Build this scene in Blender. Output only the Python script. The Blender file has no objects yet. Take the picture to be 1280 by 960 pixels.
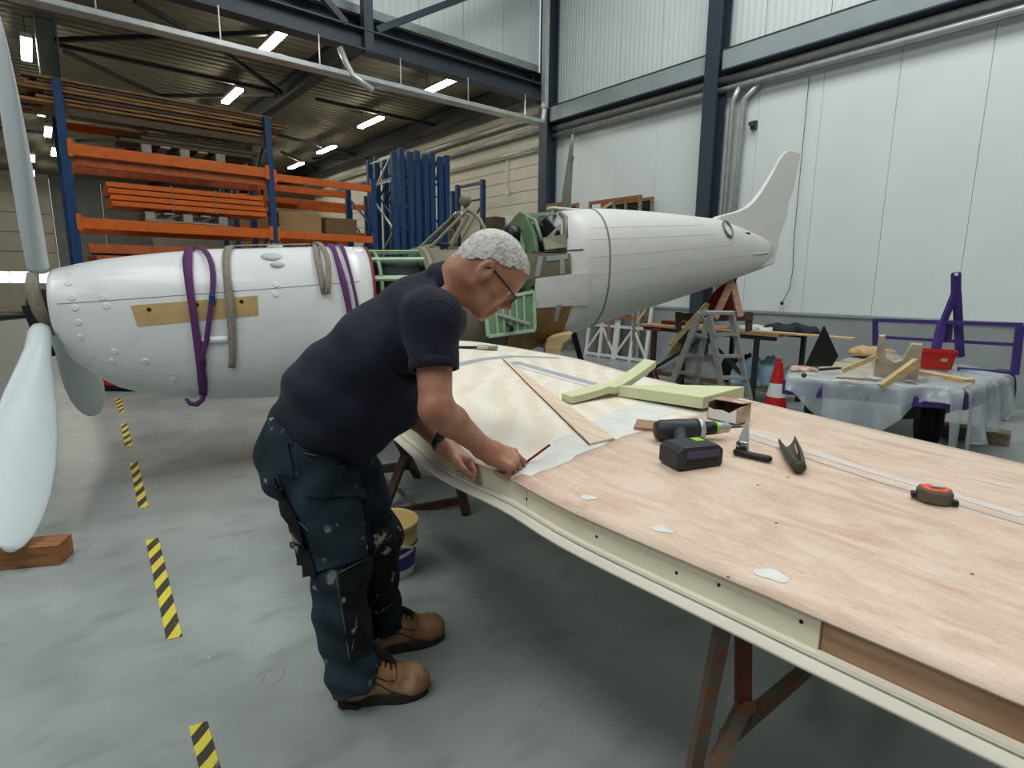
import bpy, bmesh, math, random
import numpy as np
from mathutils import Vector, Matrix
from mathutils.bvhtree import BVHTree
random.seed(7); rng = np.random.default_rng(7)
SC = bpy.context.scene; COL = SC.collection
# ------------------------------------------------------------------ camera
F = 705.0; CH = 1.45; PITCH = math.radians(10.3); ROLL = math.radians(0.5)
cd = bpy.data.cameras.new('camera'); cam = bpy.data.objects.new('camera', cd); COL.objects.link(cam)
cd.sensor_width = 36; cd.lens = F/1280*36; cd.clip_start = .02; cd.clip_end = 200
cam.location = (0, 0, CH)
cam.rotation_euler = (Matrix.Rotation(math.pi/2-PITCH, 3, 'X') @ Matrix.Rotation(ROLL, 3, 'Z')).to_euler()
SC.camera = cam
# ------------------------------------------------------------------ hall axes: A along the beam, B along the long wall
V = lambda *a: np.array(a, float)
AX = V(math.sin(math.radians(50)), math.cos(math.radians(50)), 0); BX = V(-AX[1], AX[0], 0); ZX = V(0, 0, 1)
ab = lambda a, b, z=0: AX*a+BX*b+ZX*z
O = V(0, 0, CH)
def ray(u, v):
    x = u-640.; y = 480.-v
    x, y = x*math.cos(ROLL)-y*math.sin(ROLL), x*math.sin(ROLL)+y*math.cos(ROLL)
    return V(x, F*math.cos(PITCH)+y*math.sin(PITCH), -F*math.sin(PITCH)+y*math.cos(PITCH))
def atz(u, v, z=0): d = ray(u, v); return O+d*((z-CH)/d[2])
def aty(u, v, Y): d = ray(u, v); return O+d*(Y/d[1])
def ata(u, v, a): d = ray(u, v); return O+d*(a/d.dot(AX))
def atb(u, v, b): d = ray(u, v); return O+d*(b/d.dot(BX))
# ------------------------------------------------------------------ world and lights
w = bpy.data.worlds.new('sky'); SC.world = w; w.use_nodes = True
bg = w.node_tree.nodes['Background']; bg.inputs[0].default_value = (.86, .94, 1, 1); bg.inputs[1].default_value = .7
def area(name, loc, size, power, col, rot=(0, 0, 0), size_y=None):
    l = bpy.data.lights.new(name, 'AREA'); l.energy = power; l.color = col; l.size = size
    if size_y: l.shape = 'RECTANGLE'; l.size_y = size_y
    o = bpy.data.objects.new(name, l); COL.objects.link(o); o.location = loc; o.rotation_euler = rot
    return o
RZ = math.radians(40)
LC = (.97, 1, .98)
area('rooflight', ab(5.2, 2.0, 8.7), 2.6, 500, LC, (0, 0, RZ), 9)
area('rooflight', ab(-2.5, .5, 8.7), 2.4, 430, LC, (0, 0, RZ), 9)
area('rooflight', ab(-8, 2, 8.7), 2.4, 330, LC, (0, 0, RZ), 9)
SC.view_settings.view_transform = 'Standard'; SC.view_settings.look = 'None'
SC.view_settings.exposure = -.12; SC.view_settings.gamma = 1.0; SC.view_settings.use_curve_mapping = False
try: SC.cycles.max_bounces = 6; SC.cycles.diffuse_bounces = 2; SC.cycles.transparent_max_bounces = 12
except Exception: pass
# ------------------------------------------------------------------ mesh helpers
def nrm(a): a = np.asarray(a, float); n = np.linalg.norm(a); return a/n if n > 1e-12 else a
def basis(d, up=(0, 0, 1)):
    d = nrm(d); up = np.asarray(up, float)
    if abs(d.dot(nrm(up))) > .98: up = V(1, 0, 0) if abs(d[0]) < .9 else V(0, 1, 0)
    s = nrm(np.cross(d, up)); return d, s, np.cross(s, d)          # forward, side, up
OFF = {}
class MB:
    def __init__(s): s.v = []; s.f = []; s.m = []; s.mi = 0
    def add(s, vs, fs):
        n = len(s.v); s.v += [tuple(map(float, p)) for p in vs]; s.f += [tuple(i+n for i in f) for f in fs]; s.m += [s.mi]*len(fs); return s
    def box(s, c, size, fx=(1, 0, 0), up=(0, 0, 1)):
        x, y, z = basis(fx, up); y = -y; h = np.asarray(size, float)/2; c = np.asarray(c, float)
        vs = [c+x*h[0]*i+y*h[1]*j+z*h[2]*k for i in (-1, 1) for j in (-1, 1) for k in (-1, 1)]
        return s.add(vs, [(0, 1, 3, 2), (4, 6, 7, 5), (0, 4, 5, 1), (2, 3, 7, 6), (0, 2, 6, 4), (1, 5, 7, 3)])
    def bar(s, p, q, wd, ht, up=(0, 0, 1)):
        p = np.asarray(p, float); q = np.asarray(q, float)
        return s.box((p+q)/2, (np.linalg.norm(q-p), wd, ht), q-p, up)
    def tube(s, pts, r, n=10, caps=True, closed=False):
        pts = [np.asarray(p, float) for p in pts]; N = len(pts); r = [r]*N if np.isscalar(r) else r
        vs = []; up = None
        for i, p in enumerate(pts):
            a = pts[(i-1) % N] if (closed or i > 0) else p; b = pts[(i+1) % N] if (closed or i < N-1) else p
            d = nrm(b-a)
            if up is None: d, sd, up = basis(d)
            else:
                sd = nrm(np.cross(d, up)); up = np.cross(sd, d)
            for k in range(n):
                t = 2*math.pi*k/n; vs.append(p+(sd*math.cos(t)+up*math.sin(t))*r[i])
        fs = []
        for i in range(N if closed else N-1):
            for k in range(n):
                j = (i+1) % N; fs.append((i*n+k, i*n+(k+1) % n, j*n+(k+1) % n, j*n+k))
        if caps and not closed: fs += [tuple(range(n))[::-1], tuple(range((N-1)*n, N*n))]
        return s.add(vs, fs)
    def lathe(s, prof, c, axis=(0, 0, 1), n=24, caps=True):
        d, sd, up = basis(axis); c = np.asarray(c, float); vs = []
        for h, r in prof:
            for k in range(n):
                t = 2*math.pi*k/n; vs.append(c+d*h+(sd*math.cos(t)+up*math.sin(t))*r)
        N = len(prof); fs = [(i*n+k, i*n+(k+1) % n, (i+1)*n+(k+1) % n, (i+1)*n+k) for i in range(N-1) for k in range(n)]
        if caps: fs += [tuple(range(n))[::-1], tuple(range((N-1)*n, N*n))]
        return s.add(vs, fs)
    def loft(s, rings, caps=True, closed=True):
        n = len(rings[0]); vs = [p for r in rings for p in r]; N = len(rings); fs = []
        for i in range(N-1):
            for k in range(n if closed else n-1): fs.append((i*n+k, i*n+(k+1) % n, (i+1)*n+(k+1) % n, (i+1)*n+k))
        if caps: fs += [tuple(range(n))[::-1], tuple(range((N-1)*n, N*n))]
        return s.add(vs, fs)
    def prism(s, pts, d):                                          # pts: 3D planar polygon, extruded by vector d
        n = len(pts); a = [np.asarray(p, float) for p in pts]; b = [p+np.asarray(d, float) for p in a]
        return s.add(a+b, [tuple(range(n))[::-1], tuple(range(n, 2*n))]+[(i, (i+1) % n, n+(i+1) % n, n+i) for i in range(n)])
    def sphere(s, c, r, n=14, R=None):
        c = np.asarray(c, float); r = V(r, r, r) if np.isscalar(r) else np.asarray(r, float); m = n//2; vs = []
        M = np.eye(3) if R is None else R
        for i in range(m+1):
            ph = math.pi*i/m
            for k in range(n):
                t = 2*math.pi*k/n; vs.append(c+M@(V(math.sin(ph)*math.cos(t), math.sin(ph)*math.sin(t), math.cos(ph))*r))
        fs = [(i*n+k, (i+1)*n+k, (i+1)*n+(k+1) % n, i*n+(k+1) % n) for i in range(m) for k in range(n)]
        return s.add(vs, fs)
    def build(s, name, mats, parent=None, smooth=False, bevel=0, seg=2, solid=0, soff=-1, sub=0):
        off = OFF.get(parent.name, V(0, 0, 0)) if parent else V(0, 0, 0)
        me = bpy.data.meshes.new(name); vs = np.array(s.v)-off
        me.from_pydata(vs.tolist(), [], s.f)
        for m in (mats if isinstance(mats, (list, tuple)) else [mats]): me.materials.append(m)
        if any(s.m): me.polygons.foreach_set('material_index', s.m)
        b = bmesh.new(); b.from_mesh(me); bmesh.ops.remove_doubles(b, verts=b.verts, dist=1e-6); bmesh.ops.recalc_face_normals(b, faces=b.faces); b.to_mesh(me); b.free()
        if smooth: me.polygons.foreach_set('use_smooth', [True]*len(me.polygons))
        o = bpy.data.objects.new(name, me); COL.objects.link(o)
        if parent: o.parent = parent; OFF[o.name] = off
        if sub: md = o.modifiers.new('sub', 'SUBSURF'); md.levels = md.render_levels = sub
        if solid: md = o.modifiers.new('solid', 'SOLIDIFY'); md.thickness = solid; md.offset = soff
        if bevel:
            md = o.modifiers.new('bevel', 'BEVEL'); md.width = bevel; md.segments = seg; md.limit_method = 'ANGLE'; md.angle_limit = math.radians(40)
            if smooth is None: pass
        return o
def tag(o, label=None, cat=None, group=None, kind=None):
    if label: o['label'] = label
    if cat: o['category'] = cat
    if group: o['group'] = group
    if kind: o['kind'] = kind
    return o
def thing(name, label, cat, loc=(0, 0, 0), group=None):
    o = bpy.data.objects.new(name, None); COL.objects.link(o); o.location = loc; o.empty_display_size = .1
    OFF[o.name] = V(*loc); return tag(o, label, cat, group)
KIDS = {}
def copy_tree(root, loc, rotz=None, label=None, group=None):
    def cp(o, par):
        c = o.copy(); COL.objects.link(c)
        if par: c.parent = par
        for ch in [x for x in COL.objects if x.parent == o and x != c]: cp(ch, c)
        return c
    r = cp(root, None); r.location = loc
    if rotz is not None: r.rotation_euler = (0, 0, rotz)
    if label: r['label'] = label
    if group: r['group'] = group
    return r
def struct(mb, name, m, parent=None, **k):
    o = mb.build(name, m, parent, **k)
    if not parent: o['kind'] = 'structure'
    return o
def one(mb, name, label, cat, m, group=None, **k): return tag(mb.build(name, m, **k), label, cat, group)
# ------------------------------------------------------------------ materials
def lin(c):
    c = [x/255. for x in c]; return tuple((x/12.92 if x <= .04045 else ((x+.055)/1.055)**2.4) for x in c)+(1,)
def mat(name, col, rough=.5, metal=0, var=.10, scale=6, stretch=(1, 1, 1), bump=0, bscale=60, spec=.5, col2=None, lo=.35, hi=.65, detail=4, rot=0, emit=0, alpha=1, trans=0, ior=1.45, coat=0):
    m = bpy.data.materials.new(name); m.use_nodes = True; nt = m.node_tree; N = nt.nodes; L = nt.links
    p = N['Principled BSDF']; p.inputs['Roughness'].default_value = rough; p.inputs['Metallic'].default_value = metal
    p.inputs['Specular IOR Level'].default_value = spec; p.inputs['IOR'].default_value = ior
    p.inputs['Transmission Weight'].default_value = trans; p.inputs['Alpha'].default_value = alpha; p.inputs['Coat Weight'].default_value = coat
    c = lin(col)
    tc = N.new('ShaderNodeTexCoord'); mp = N.new('ShaderNodeMapping'); mp.vector_type = 'TEXTURE'; mp.inputs['Scale'].default_value = tuple(1/q for q in stretch); mp.inputs['Rotation'].default_value = (0, 0, rot)
    L.new(tc.outputs['Object'], mp.inputs['Vector'])
    nz = N.new('ShaderNodeTexNoise'); nz.inputs['Scale'].default_value = scale; nz.inputs['Detail'].default_value = detail
    L.new(mp.outputs[0], nz.inputs['Vector'])
    cr = N.new('ShaderNodeValToRGB'); cr.color_ramp.elements[0].position = lo; cr.color_ramp.elements[1].position = hi
    c2 = lin(col2) if col2 else tuple(x*(1-var) for x in c[:3])+(1,)
    c1 = c if col2 else tuple(min(1, x*(1+var*.6)) for x in c[:3])+(1,)
    cr.color_ramp.elements[0].color = c2; cr.color_ramp.elements[1].color = c1
    L.new(nz.outputs[0], cr.inputs[0]); L.new(cr.outputs[0], p.inputs['Base Color'])
    if bump:
        nb = N.new('ShaderNodeTexNoise'); nb.inputs['Scale'].default_value = bscale; nb.inputs['Detail'].default_value = 3
        L.new(mp.outputs[0], nb.inputs['Vector'])
        bp = N.new('ShaderNodeBump'); bp.inputs['Strength'].default_value = bump; bp.inputs['Distance'].default_value = .01
        L.new(nb.outputs[0], bp.inputs['Height']); L.new(bp.outputs[0], p.inputs['Normal'])
    if emit:
        p.inputs['Emission Color'].default_value = c; p.inputs['Emission Strength'].default_value = emit
    return m
def nodes(m): return m.node_tree.nodes, m.node_tree.links, m.node_tree.nodes['Principled BSDF']
def overlay(m, col, scale, lo, hi, amount=1., stretch=(1, 1, 1), rot=0, kind='noise', seed=0, dist=0):
    """another procedural layer of colour mixed over the base colour"""
    N, L, p = nodes(m); src = p.inputs['Base Color'].links[0].from_socket
    tc = N.new('ShaderNodeTexCoord'); mp = N.new('ShaderNodeMapping'); mp.vector_type = 'TEXTURE'; mp.inputs['Scale'].default_value = tuple(1/q for q in stretch); mp.inputs['Rotation'].default_value = (0, 0, rot); mp.inputs['Location'].default_value = (seed, seed*.7, seed*.3)
    L.new(tc.outputs['Object'], mp.inputs['Vector'])
    if kind == 'wave':
        t = N.new('ShaderNodeTexWave'); t.inputs['Scale'].default_value = scale; t.inputs['Distortion'].default_value = dist; t.inputs['Detail'].default_value = 3; t.inputs['Detail Scale'].default_value = .6; out = t.outputs['Fac']
    else:
        t = N.new('ShaderNodeTexNoise'); t.inputs['Scale'].default_value = scale; t.inputs['Detail'].default_value = 5; t.inputs['Distortion'].default_value = dist; out = t.outputs[0]
    L.new(mp.outputs[0], t.inputs['Vector'])
    mr = N.new('ShaderNodeMapRange'); mr.inputs['From Min'].default_value = lo; mr.inputs['From Max'].default_value = hi; mr.inputs['To Max'].default_value = amount
    L.new(out, mr.inputs['Value'])
    mx = N.new('ShaderNodeMix'); mx.data_type = 'RGBA'; L.new(mr.outputs[0], mx.inputs['Factor']); L.new(src, mx.inputs['A']); mx.inputs['B'].default_value = lin(col)
    L.new(mx.outputs['Result'], p.inputs['Base Color']); return m
M = {}
M['floor'] = mat('floor_concrete', (144, 150, 147), .34, var=.22, scale=1.1, detail=9, bump=.04, bscale=25, spec=.45)
overlay(M['floor'], (166, 172, 169), 2.6, .5, .74, .5, seed=3); overlay(M['floor'], (108, 113, 110), 7, .54, .78, .65, seed=9, stretch=(.5, 1, 1), rot=.7)
overlay(M['floor'], (92, 96, 97), 38, .70, .76, .7, seed=5); overlay(M['floor'], (222, 224, 222), 26, .74, .78, .7, seed=14)
M['wall'] = mat('wall_panel', (222, 230, 227), .5, var=.03, scale=1.2); M['plinth'] = mat('plinth_concrete', (150, 157, 156), .8, var=.1, scale=3, bump=.1)
M['wall_dk'] = mat('dark_cladding', (74, 78, 80), .7, var=.1, scale=2); M['cream'] = mat('cream_wall', (216, 213, 200), .7, var=.06, scale=2); M['steel'] = mat('blue_grey_steel', (52, 63, 74), .45, var=.1, scale=4)
M['steel_lt'] = mat('grey_flashing', (152, 163, 163), .45, 0, var=.1, scale=2); M['dark_steel'] = mat('dark_steel', (42, 45, 48), .5, var=.1, scale=5)
M['galv'] = mat('galvanised', (190, 193, 190), .32, .35, var=.12, scale=8); M['deck'] = mat('roof_deck', (128, 123, 106), .55, .2, var=.08, scale=2)
M['lamp'] = mat('lamp_diffuser', (255, 246, 226), .5, emit=42, var=0); M['lampbody'] = mat('lamp_body', (190, 190, 185), .5, var=.04)
M['orange'] = mat('orange_enamel', (206, 98, 28), .42, var=.12, scale=7); overlay(M['orange'], (122, 66, 38), 14, .62, .75, .6)
M['orange2'] = mat('orange_worn', (176, 88, 44), .5, var=.2, scale=9); M['blue'] = mat('blue_enamel', (18, 62, 104), .42, var=.12, scale=7)
M['timber'] = mat('timber', (164, 122, 74), .7, col2=(112, 78, 44), scale=3, stretch=(1, 12, 12), rot=math.radians(40), bump=.1)
M['timber_dk'] = mat('timber_dark', (84, 70, 56), .75, var=.3, scale=4, stretch=(1, 10, 10)); M['pallet'] = mat('pallet_wood', (156, 150, 138), .8, var=.2, scale=6)
M['card'] = mat('cardboard', (158, 124, 84), .8, var=.1, scale=4); M['card_dk'] = mat('cardboard_dark', (112, 86, 58), .8, var=.1)
M['white'] = mat('white_gelcoat', (226, 229, 228), .32, var=.03, scale=3, coat=.2); overlay(M['white'], (206, 208, 206), 5, .55, .8, .5)
M['linen'] = mat('primed_skin', (214, 213, 208), .45, var=.035, scale=4, stretch=(.4, 3, 3), bump=.05, bscale=30)
M['blade'] = mat('blade_primer', (202, 210, 212), .38, var=.03, scale=4)
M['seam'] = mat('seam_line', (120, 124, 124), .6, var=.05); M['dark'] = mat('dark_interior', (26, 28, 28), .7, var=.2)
M['tan'] = mat('tan_panel', (190, 160, 108), .55, var=.08, scale=8); M['black'] = mat('black_plastic', (22, 23, 25), .45, var=.15, scale=20)
M['olive'] = mat('brown_grey_paint', (112, 104, 86), .5, var=.12, scale=6); M['gold'] = mat('varnished_wood', (142, 106, 54), .4, col2=(112, 82, 42), scale=4, stretch=(3, 3, .6))
M['green'] = mat('cockpit_green', (112, 140, 108), .45, var=.1, scale=8); M['green_lt'] = mat('pale_green', (150, 182, 150), .4, var=.08, scale=8)
M['greytape'] = mat('grey_tape', (150, 156, 150), .5, var=.06); M['frame'] = mat('canopy_frame', (124, 120, 98), .45, var=.12, scale=9)
M['silver'] = mat('silver', (196, 196, 192), .25, .9, var=.05); M['greyprimer'] = mat('grey_primer', (120, 118, 112), .5, var=.1, scale=9)
M['glass'] = mat('acrylic_glass', (228, 238, 240), .05, var=0, trans=1, ior=1.02, alpha=.3)
M['deckboard'] = mat('deck_board', (176, 168, 150), .7, var=.12, scale=5)
M['purple'] = mat('purple_webbing', (92, 44, 98), .75, var=.15, scale=60, bump=.2, bscale=300); M['greyweb'] = mat('grey_webbing', (140, 132, 118), .8, var=.2, scale=50, bump=.2, bscale=300)
M['red'] = mat('red_plastic', (190, 34, 32), .4, var=.08); M['darkred'] = mat('dark_red_ply', (120, 26, 26), .5, var=.1)
M['whitep'] = mat('white_plastic', (226, 226, 222), .4, var=.05); M['navy_print'] = mat('blue_label', (44, 50, 132), .4, var=.1)
M['bucket'] = mat('cream_bucket', (214, 186, 120), .45, var=.05); M['rust'] = mat('rusty_steel', (120, 74, 46), .75, col2=(86, 92, 84), scale=22, bump=.25, bscale=60)
M['rustred'] = mat('red_oxide', (98, 36, 28), .6, var=.25, scale=20); M['rustbrown'] = mat('brown_rust', (74, 50, 38), .7, var=.3, scale=20)
M['alu'] = mat('ladder_alu', (168, 170, 164), .45, .5, var=.15, scale=14); M['violet'] = mat('violet_steel', (66, 50, 118), .4, var=.1, scale=8)
M['tyre'] = mat('tyre_rubber', (34, 34, 34), .8, var=.2, scale=20); M['pine'] = mat('pine', (214, 188, 138), .6, col2=(190, 160, 108), scale=4, stretch=(1, 10, 10))
M['oldwood'] = mat('weathered_beam', (150, 138, 112), .8, col2=(112, 102, 82), scale=5, stretch=(1, 8, 8), bump=.3, bscale=30); M['blockwood'] = mat('block_wood', (158, 108, 66), .65, col2=(126, 80, 48), scale=4, stretch=(.6, 8, 8))
M['frostply'] = mat('film_wrapped_ply', (188, 172, 146), .35, var=.2, scale=9); M['foam'] = mat('green_foam', (208, 211, 170), .85, var=.04, scale=20, bump=.1, bscale=200)
M['cream_edge'] = mat('cream_spar', (228, 219, 192), .55, var=.06, scale=6); overlay(M['cream_edge'], (180, 166, 132), 18, .66, .8, .5)
M['lip'] = mat('pale_lip', (236, 230, 212), .5, var=.04); M['spar_wood'] = mat('spar_wood', (188, 152, 122), .6, col2=(164, 126, 96), scale=4, stretch=(1, 1, 10))
GR = math.radians(128)
M['ply'] = mat('okoume_ply', (224, 202, 182), .48, col2=(214, 189, 167), scale=5, stretch=(1, 3, 1), rot=GR, lo=.3, hi=.7, detail=6)
overlay(M['ply'], (196, 158, 132), 3.0, .42, .74, .8, stretch=(.7, 2.4, 1), rot=GR, dist=2.8, seed=4); overlay(M['ply'], (240, 222, 206), 14, .5, .8, .4, stretch=(.8, 4, 1), rot=GR+.06, seed=2, dist=1.2); overlay(M['ply'], (160, 120, 96), 60, .57, .78, .6, stretch=(.8, 4, 1), rot=GR-.05, seed=7)
M['ply2'] = mat('sanded_ply', (236, 226, 208), .48, col2=(226, 212, 190), scale=4, stretch=(1, 2.5, 1), rot=GR+.5, lo=.3, hi=.7)
overlay(M['ply2'], (243, 237, 224), 2.0, .3, .8, .6, kind='wave', dist=14, rot=GR+.9); overlay(M['ply2'], (214, 194, 168), 9, .55, .8, .35, stretch=(.8, 4, 1), rot=GR+.3, dist=2.5)
M['filler'] = mat('white_filler', (222, 223, 216), .6, var=.05, scale=14); overlay(M['filler'], (202, 203, 198), 10, .5, .7, .7); overlay(M['filler'], (222, 204, 184), 16, .55, .7, .6, seed=3)
M['filler_thin'] = mat('sanded_filler', (210, 205, 198), .6, var=.08, scale=12, stretch=(1, 6, 1), rot=math.radians(128)); overlay(M['filler_thin'], (222, 200, 180), 20, .45, .7, .7); M['line'] = mat('grey_line', (164, 168, 170), .6, var=.08, scale=10)
M['ply_strip'] = mat('ply_strip', (230, 210, 188), .55, col2=(216, 190, 164), scale=6, stretch=(1, 6, 1), rot=GR); M['redwood'] = mat('red_ply_edge', (140, 84, 62), .6, var=.1)
M['skin'] = mat('skin', (186, 138, 112), .48, col2=(164, 110, 88), scale=16, detail=5, bump=.05, bscale=220)
N_, L_, P_ = nodes(M['skin']); P_.inputs['Subsurface Weight'].default_value = .12; P_.inputs['Subsurface Radius'].default_value = (.01, .004, .002); P_.inputs['Subsurface Scale'].default_value = .5
M['hair'] = mat('grey_hair', (214, 211, 206), .6, col2=(150, 142, 134), scale=60, bump=.5, bscale=260, lo=.25, hi=.55)
M['shirt'] = mat('navy_cotton', (26, 28, 45), .8, var=.15, scale=30, bump=.12, bscale=400, spec=.3); nodes(M['shirt'])[2].inputs['Sheen Weight'].default_value = .05; M['jeans'] = mat('teal_denim', (34, 46, 52), .85, var=.3, scale=9, bump=.2, bscale=300, spec=.2)
overlay(M['jeans'], (164, 160, 146), 17, .635, .68, .85, seed=5); overlay(M['jeans'], (52, 70, 82), 4, .45, .7, .7, seed=2)
M['jeans_blk'] = mat('black_cordura', (19, 20, 22), .75, var=.3, scale=20, bump=.2, bscale=200, spec=.3); overlay(M['jeans_blk'], (164, 162, 156), 15, .62, .67, .85, seed=8)
M['thread'] = mat('pale_thread', (84, 98, 102), .8, var=.1); M['leather'] = mat('tan_nubuck', (160, 120, 84), .7, col2=(126, 90, 60), scale=14, bump=.2, bscale=80)
overlay(M['leather'], (196, 160, 128), 9, .58, .75, .6, seed=3); overlay(M['leather'], (84, 62, 44), 12, .6, .78, .6, seed=8); M['sole'] = mat('dark_sole', (50, 42, 36), .8, var=.2, scale=20); M['lace'] = mat('black_lace', (22, 20, 20), .8, var=.1)
M['pencil'] = mat('dark_red_paint', (136, 18, 30), .35, var=.05); M['drillgrey'] = mat('drill_shell', (44, 47, 52), .5, var=.1, scale=12)
M['lime'] = mat('lime_plastic', (140, 210, 40), .4, var=.05); M['batlabel'] = mat('violet_label', (76, 60, 96), .4, var=.05)
M['sheath'] = mat('olive_sheath', (66, 64, 52), .6, var=.15, scale=18); M['tapeorange'] = mat('orange_face', (232, 92, 44), .45, var=.04)
M['tapegrey'] = mat('tape_rubber', (92, 84, 72), .6, var=.1, scale=30); M['boxin'] = mat('carton_inside', (112, 84, 66), .8, var=.1); M['boxout'] = mat('carton_print', (206, 188, 172), .6, col2=(168, 132, 110), scale=18)
M['cloth_blue'] = mat('pale_blue_cloth', (150, 186, 204), .8, var=.25, scale=10); M['cloth_wh'] = mat('white_cloth', (214, 216, 214), .8, var=.1, scale=6); M['cloth_nv'] = mat('dark_cloth', (34, 38, 52), .8, var=.2, scale=6)
# translucent plastic film
m = mat('plastic_film', (205, 214, 218), .18, var=.1, scale=6, bump=.5, bscale=14, alpha=.36, spec=.8); M['film'] = m
# black and yellow hazard tape: diagonal print, worn
m = mat('hazard_tape', (214, 198, 70), .45, var=.05); M['hazard'] = m
N_, L_, P_ = nodes(m); src = P_.inputs['Base Color'].links[0].from_socket
uv = N_.new('ShaderNodeTexCoord'); sp = N_.new('ShaderNodeSeparateXYZ'); L_.new(uv.outputs['UV'], sp.inputs[0])
ma = N_.new('ShaderNodeMath'); ma.operation = 'ADD'; L_.new(sp.outputs[0], ma.inputs[0]); L_.new(sp.outputs[1], ma.inputs[1])
mo = N_.new('ShaderNodeMath'); mo.operation = 'FRACT'; L_.new(ma.outputs[0], mo.inputs[0])
gt = N_.new('ShaderNodeMath'); gt.operation = 'GREATER_THAN'; gt.inputs[1].default_value = .5; L_.new(mo.outputs[0], gt.inputs[0])
mx = N_.new('ShaderNodeMix'); mx.data_type = 'RGBA'; L_.new(gt.outputs[0], mx.inputs['Factor']); L_.new(src, mx.inputs['A']); mx.inputs['B'].default_value = lin((62, 60, 52)); L_.new(mx.outputs['Result'], P_.inputs['Base Color'])
overlay(m, (122, 124, 112), 30, .62, .7, .7)
# ================================================================== THE HALL
mb = MB(); mb.box((0, 12, -.05), (70, 70, .1)); flo = struct(mb, 'floor', M['floor'])
qs = atz(342, 845, 0); MB().tube([qs+V(.035*math.cos(t), .05*math.sin(t), -.007) for t in np.linspace(0, 2*math.pi, 15)[:-1]], .009, 4, closed=True).build('glue_stain', mat('glue_ring', (150, 140, 116), .5), flo)
WA = 8.95
# right wall: a root with concrete plinth and steel sandwich panels as parts
wr = thing('wall_right', None, None, ab(WA, 0, 0)); wr['kind'] = 'structure'
mb = MB(); mb.bar(ab(WA+.09, -9, .5), ab(WA+.09, 9.3, .5), .26, 1.0); mb.build('plinth', M['plinth'], wr)
mb = MB(); mb.bar(ab(WA-.03, -9, 1.0), ab(WA-.03, 9.3, 1.0), .06, .035); mb.build('drip_rail', M['steel_lt'], wr)
for k in range(-11, 8):
    b0 = 1.93+.95*k
    b1 = min(b0+.95, 9.3)
    if b0 > 9.2: continue
    mb = MB(); mb.bar(ab(WA+.1, b0+.002, 2.92), ab(WA+.1, b1-.002, 2.92), .12, 3.80); mb.build('panel', M['wall'], wr, bevel=.003, seg=1)
    mb = MB()                                                     # upper microrib panel
    n = 9; xs = np.linspace(b0+.005, b1-.005, n*2+1)
    pts = [ab(WA+.05-(.006 if i % 2 else 0), x, 4.84) for i, x in enumerate(xs)]+[ab(WA+.16, b1-.005, 4.84), ab(WA+.16, b0+.005, 4.84)]
    mb.prism(pts, (0, 0, 4.6)); mb.build('ribbed_panel', M['wall'], wr)
# right wall beyond the frame: cream horizontal cladding boards
wf = thing('wall_right_rear', None, None, ab(WA, 9.6, 0)); wf['kind'] = 'structure'
for k in range(22):
    mb = MB(); mb.bar(ab(WA+.1, 9.5, .14+k*.27), ab(WA+.1, 33, .14+k*.27), .12, .262); mb.build('cladding_board', M['cream'], wf, bevel=.008, seg=1)
# rear wall far behind the racks
wb = thing('wall_back', None, None, ab(0, 32, 0)); wb['kind'] = 'structure'
for k in range(20):
    mb = MB(); mb.bar(ab(-26+k*1.8, 32.1, 2.95), ab(-24.22+k*1.8, 32.1, 2.95), .16, 5.9); mb.build('panel', M['plinth'] if k in (15, 16) else M['cream'], wb, bevel=.01, seg=1)
# sectional door with a window strip
d1 = thing('door_1', None, None, ab(-17, 31.9, 0)); d1['kind'] = 'structure'
for k in range(5):
    z0, z1 = [(0, 1.22), (1.68, 2.5), (2.5, 3.3), (3.3, 4.1), (4.1, 4.9)][k]
    mb = MB(); mb.bar(ab(-9, 31.9, (z0+z1)/2), ab(.95, 31.9, (z0+z1)/2), .08, z1-z0-.02); mb.build('door_section', M['cream'], d1, bevel=.01, seg=1)
M['dayglass'] = mat('lit_window', (250, 252, 255), .3, emit=1.6, var=0)
for k in range(6):
    mb = MB(); mb.bar(ab(-9+k*1.66, 31.92, 1.45), ab(-7.4+k*1.66, 31.92, 1.45), .03, .46); mb.build('window_pane', M['dayglass'], d1)
# ceiling of the low bay: trapezoidal steel deck running along A
mb = MB(); pts = []; CZ = 5.75
for i in range(100):
    b = 9.45+i*.24
    pts += [(b, CZ), (b+.10, CZ), (b+.13, CZ+.05), (b+.21, CZ+.05)]
pa = [ab(-32, b, z) for b, z in pts]; pb = [ab(9.1, b, z) for b, z in pts]
mb.add(pa+pb, [(i, i+1, len(pa)+i+1, len(pa)+i) for i in range(len(pa)-1)]); struct(mb, 'ceiling', M['deck'])
# ceiling of the high bay with the roof lights in it (rows of panels, open slots where the daylight comes in)
mb = MB()
for a0, a1 in ((-11, -9.6), (-6.4, -3.8), (-1.2, 3.6), (6.8, 9.1)):
    mb.bar(ab((a0+a1)/2, -9, 8.85), ab((a0+a1)/2, 10.2, 8.85), a1-a0, .1)
struct(mb, 'ceiling_high', M['wall_dk'])
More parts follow.
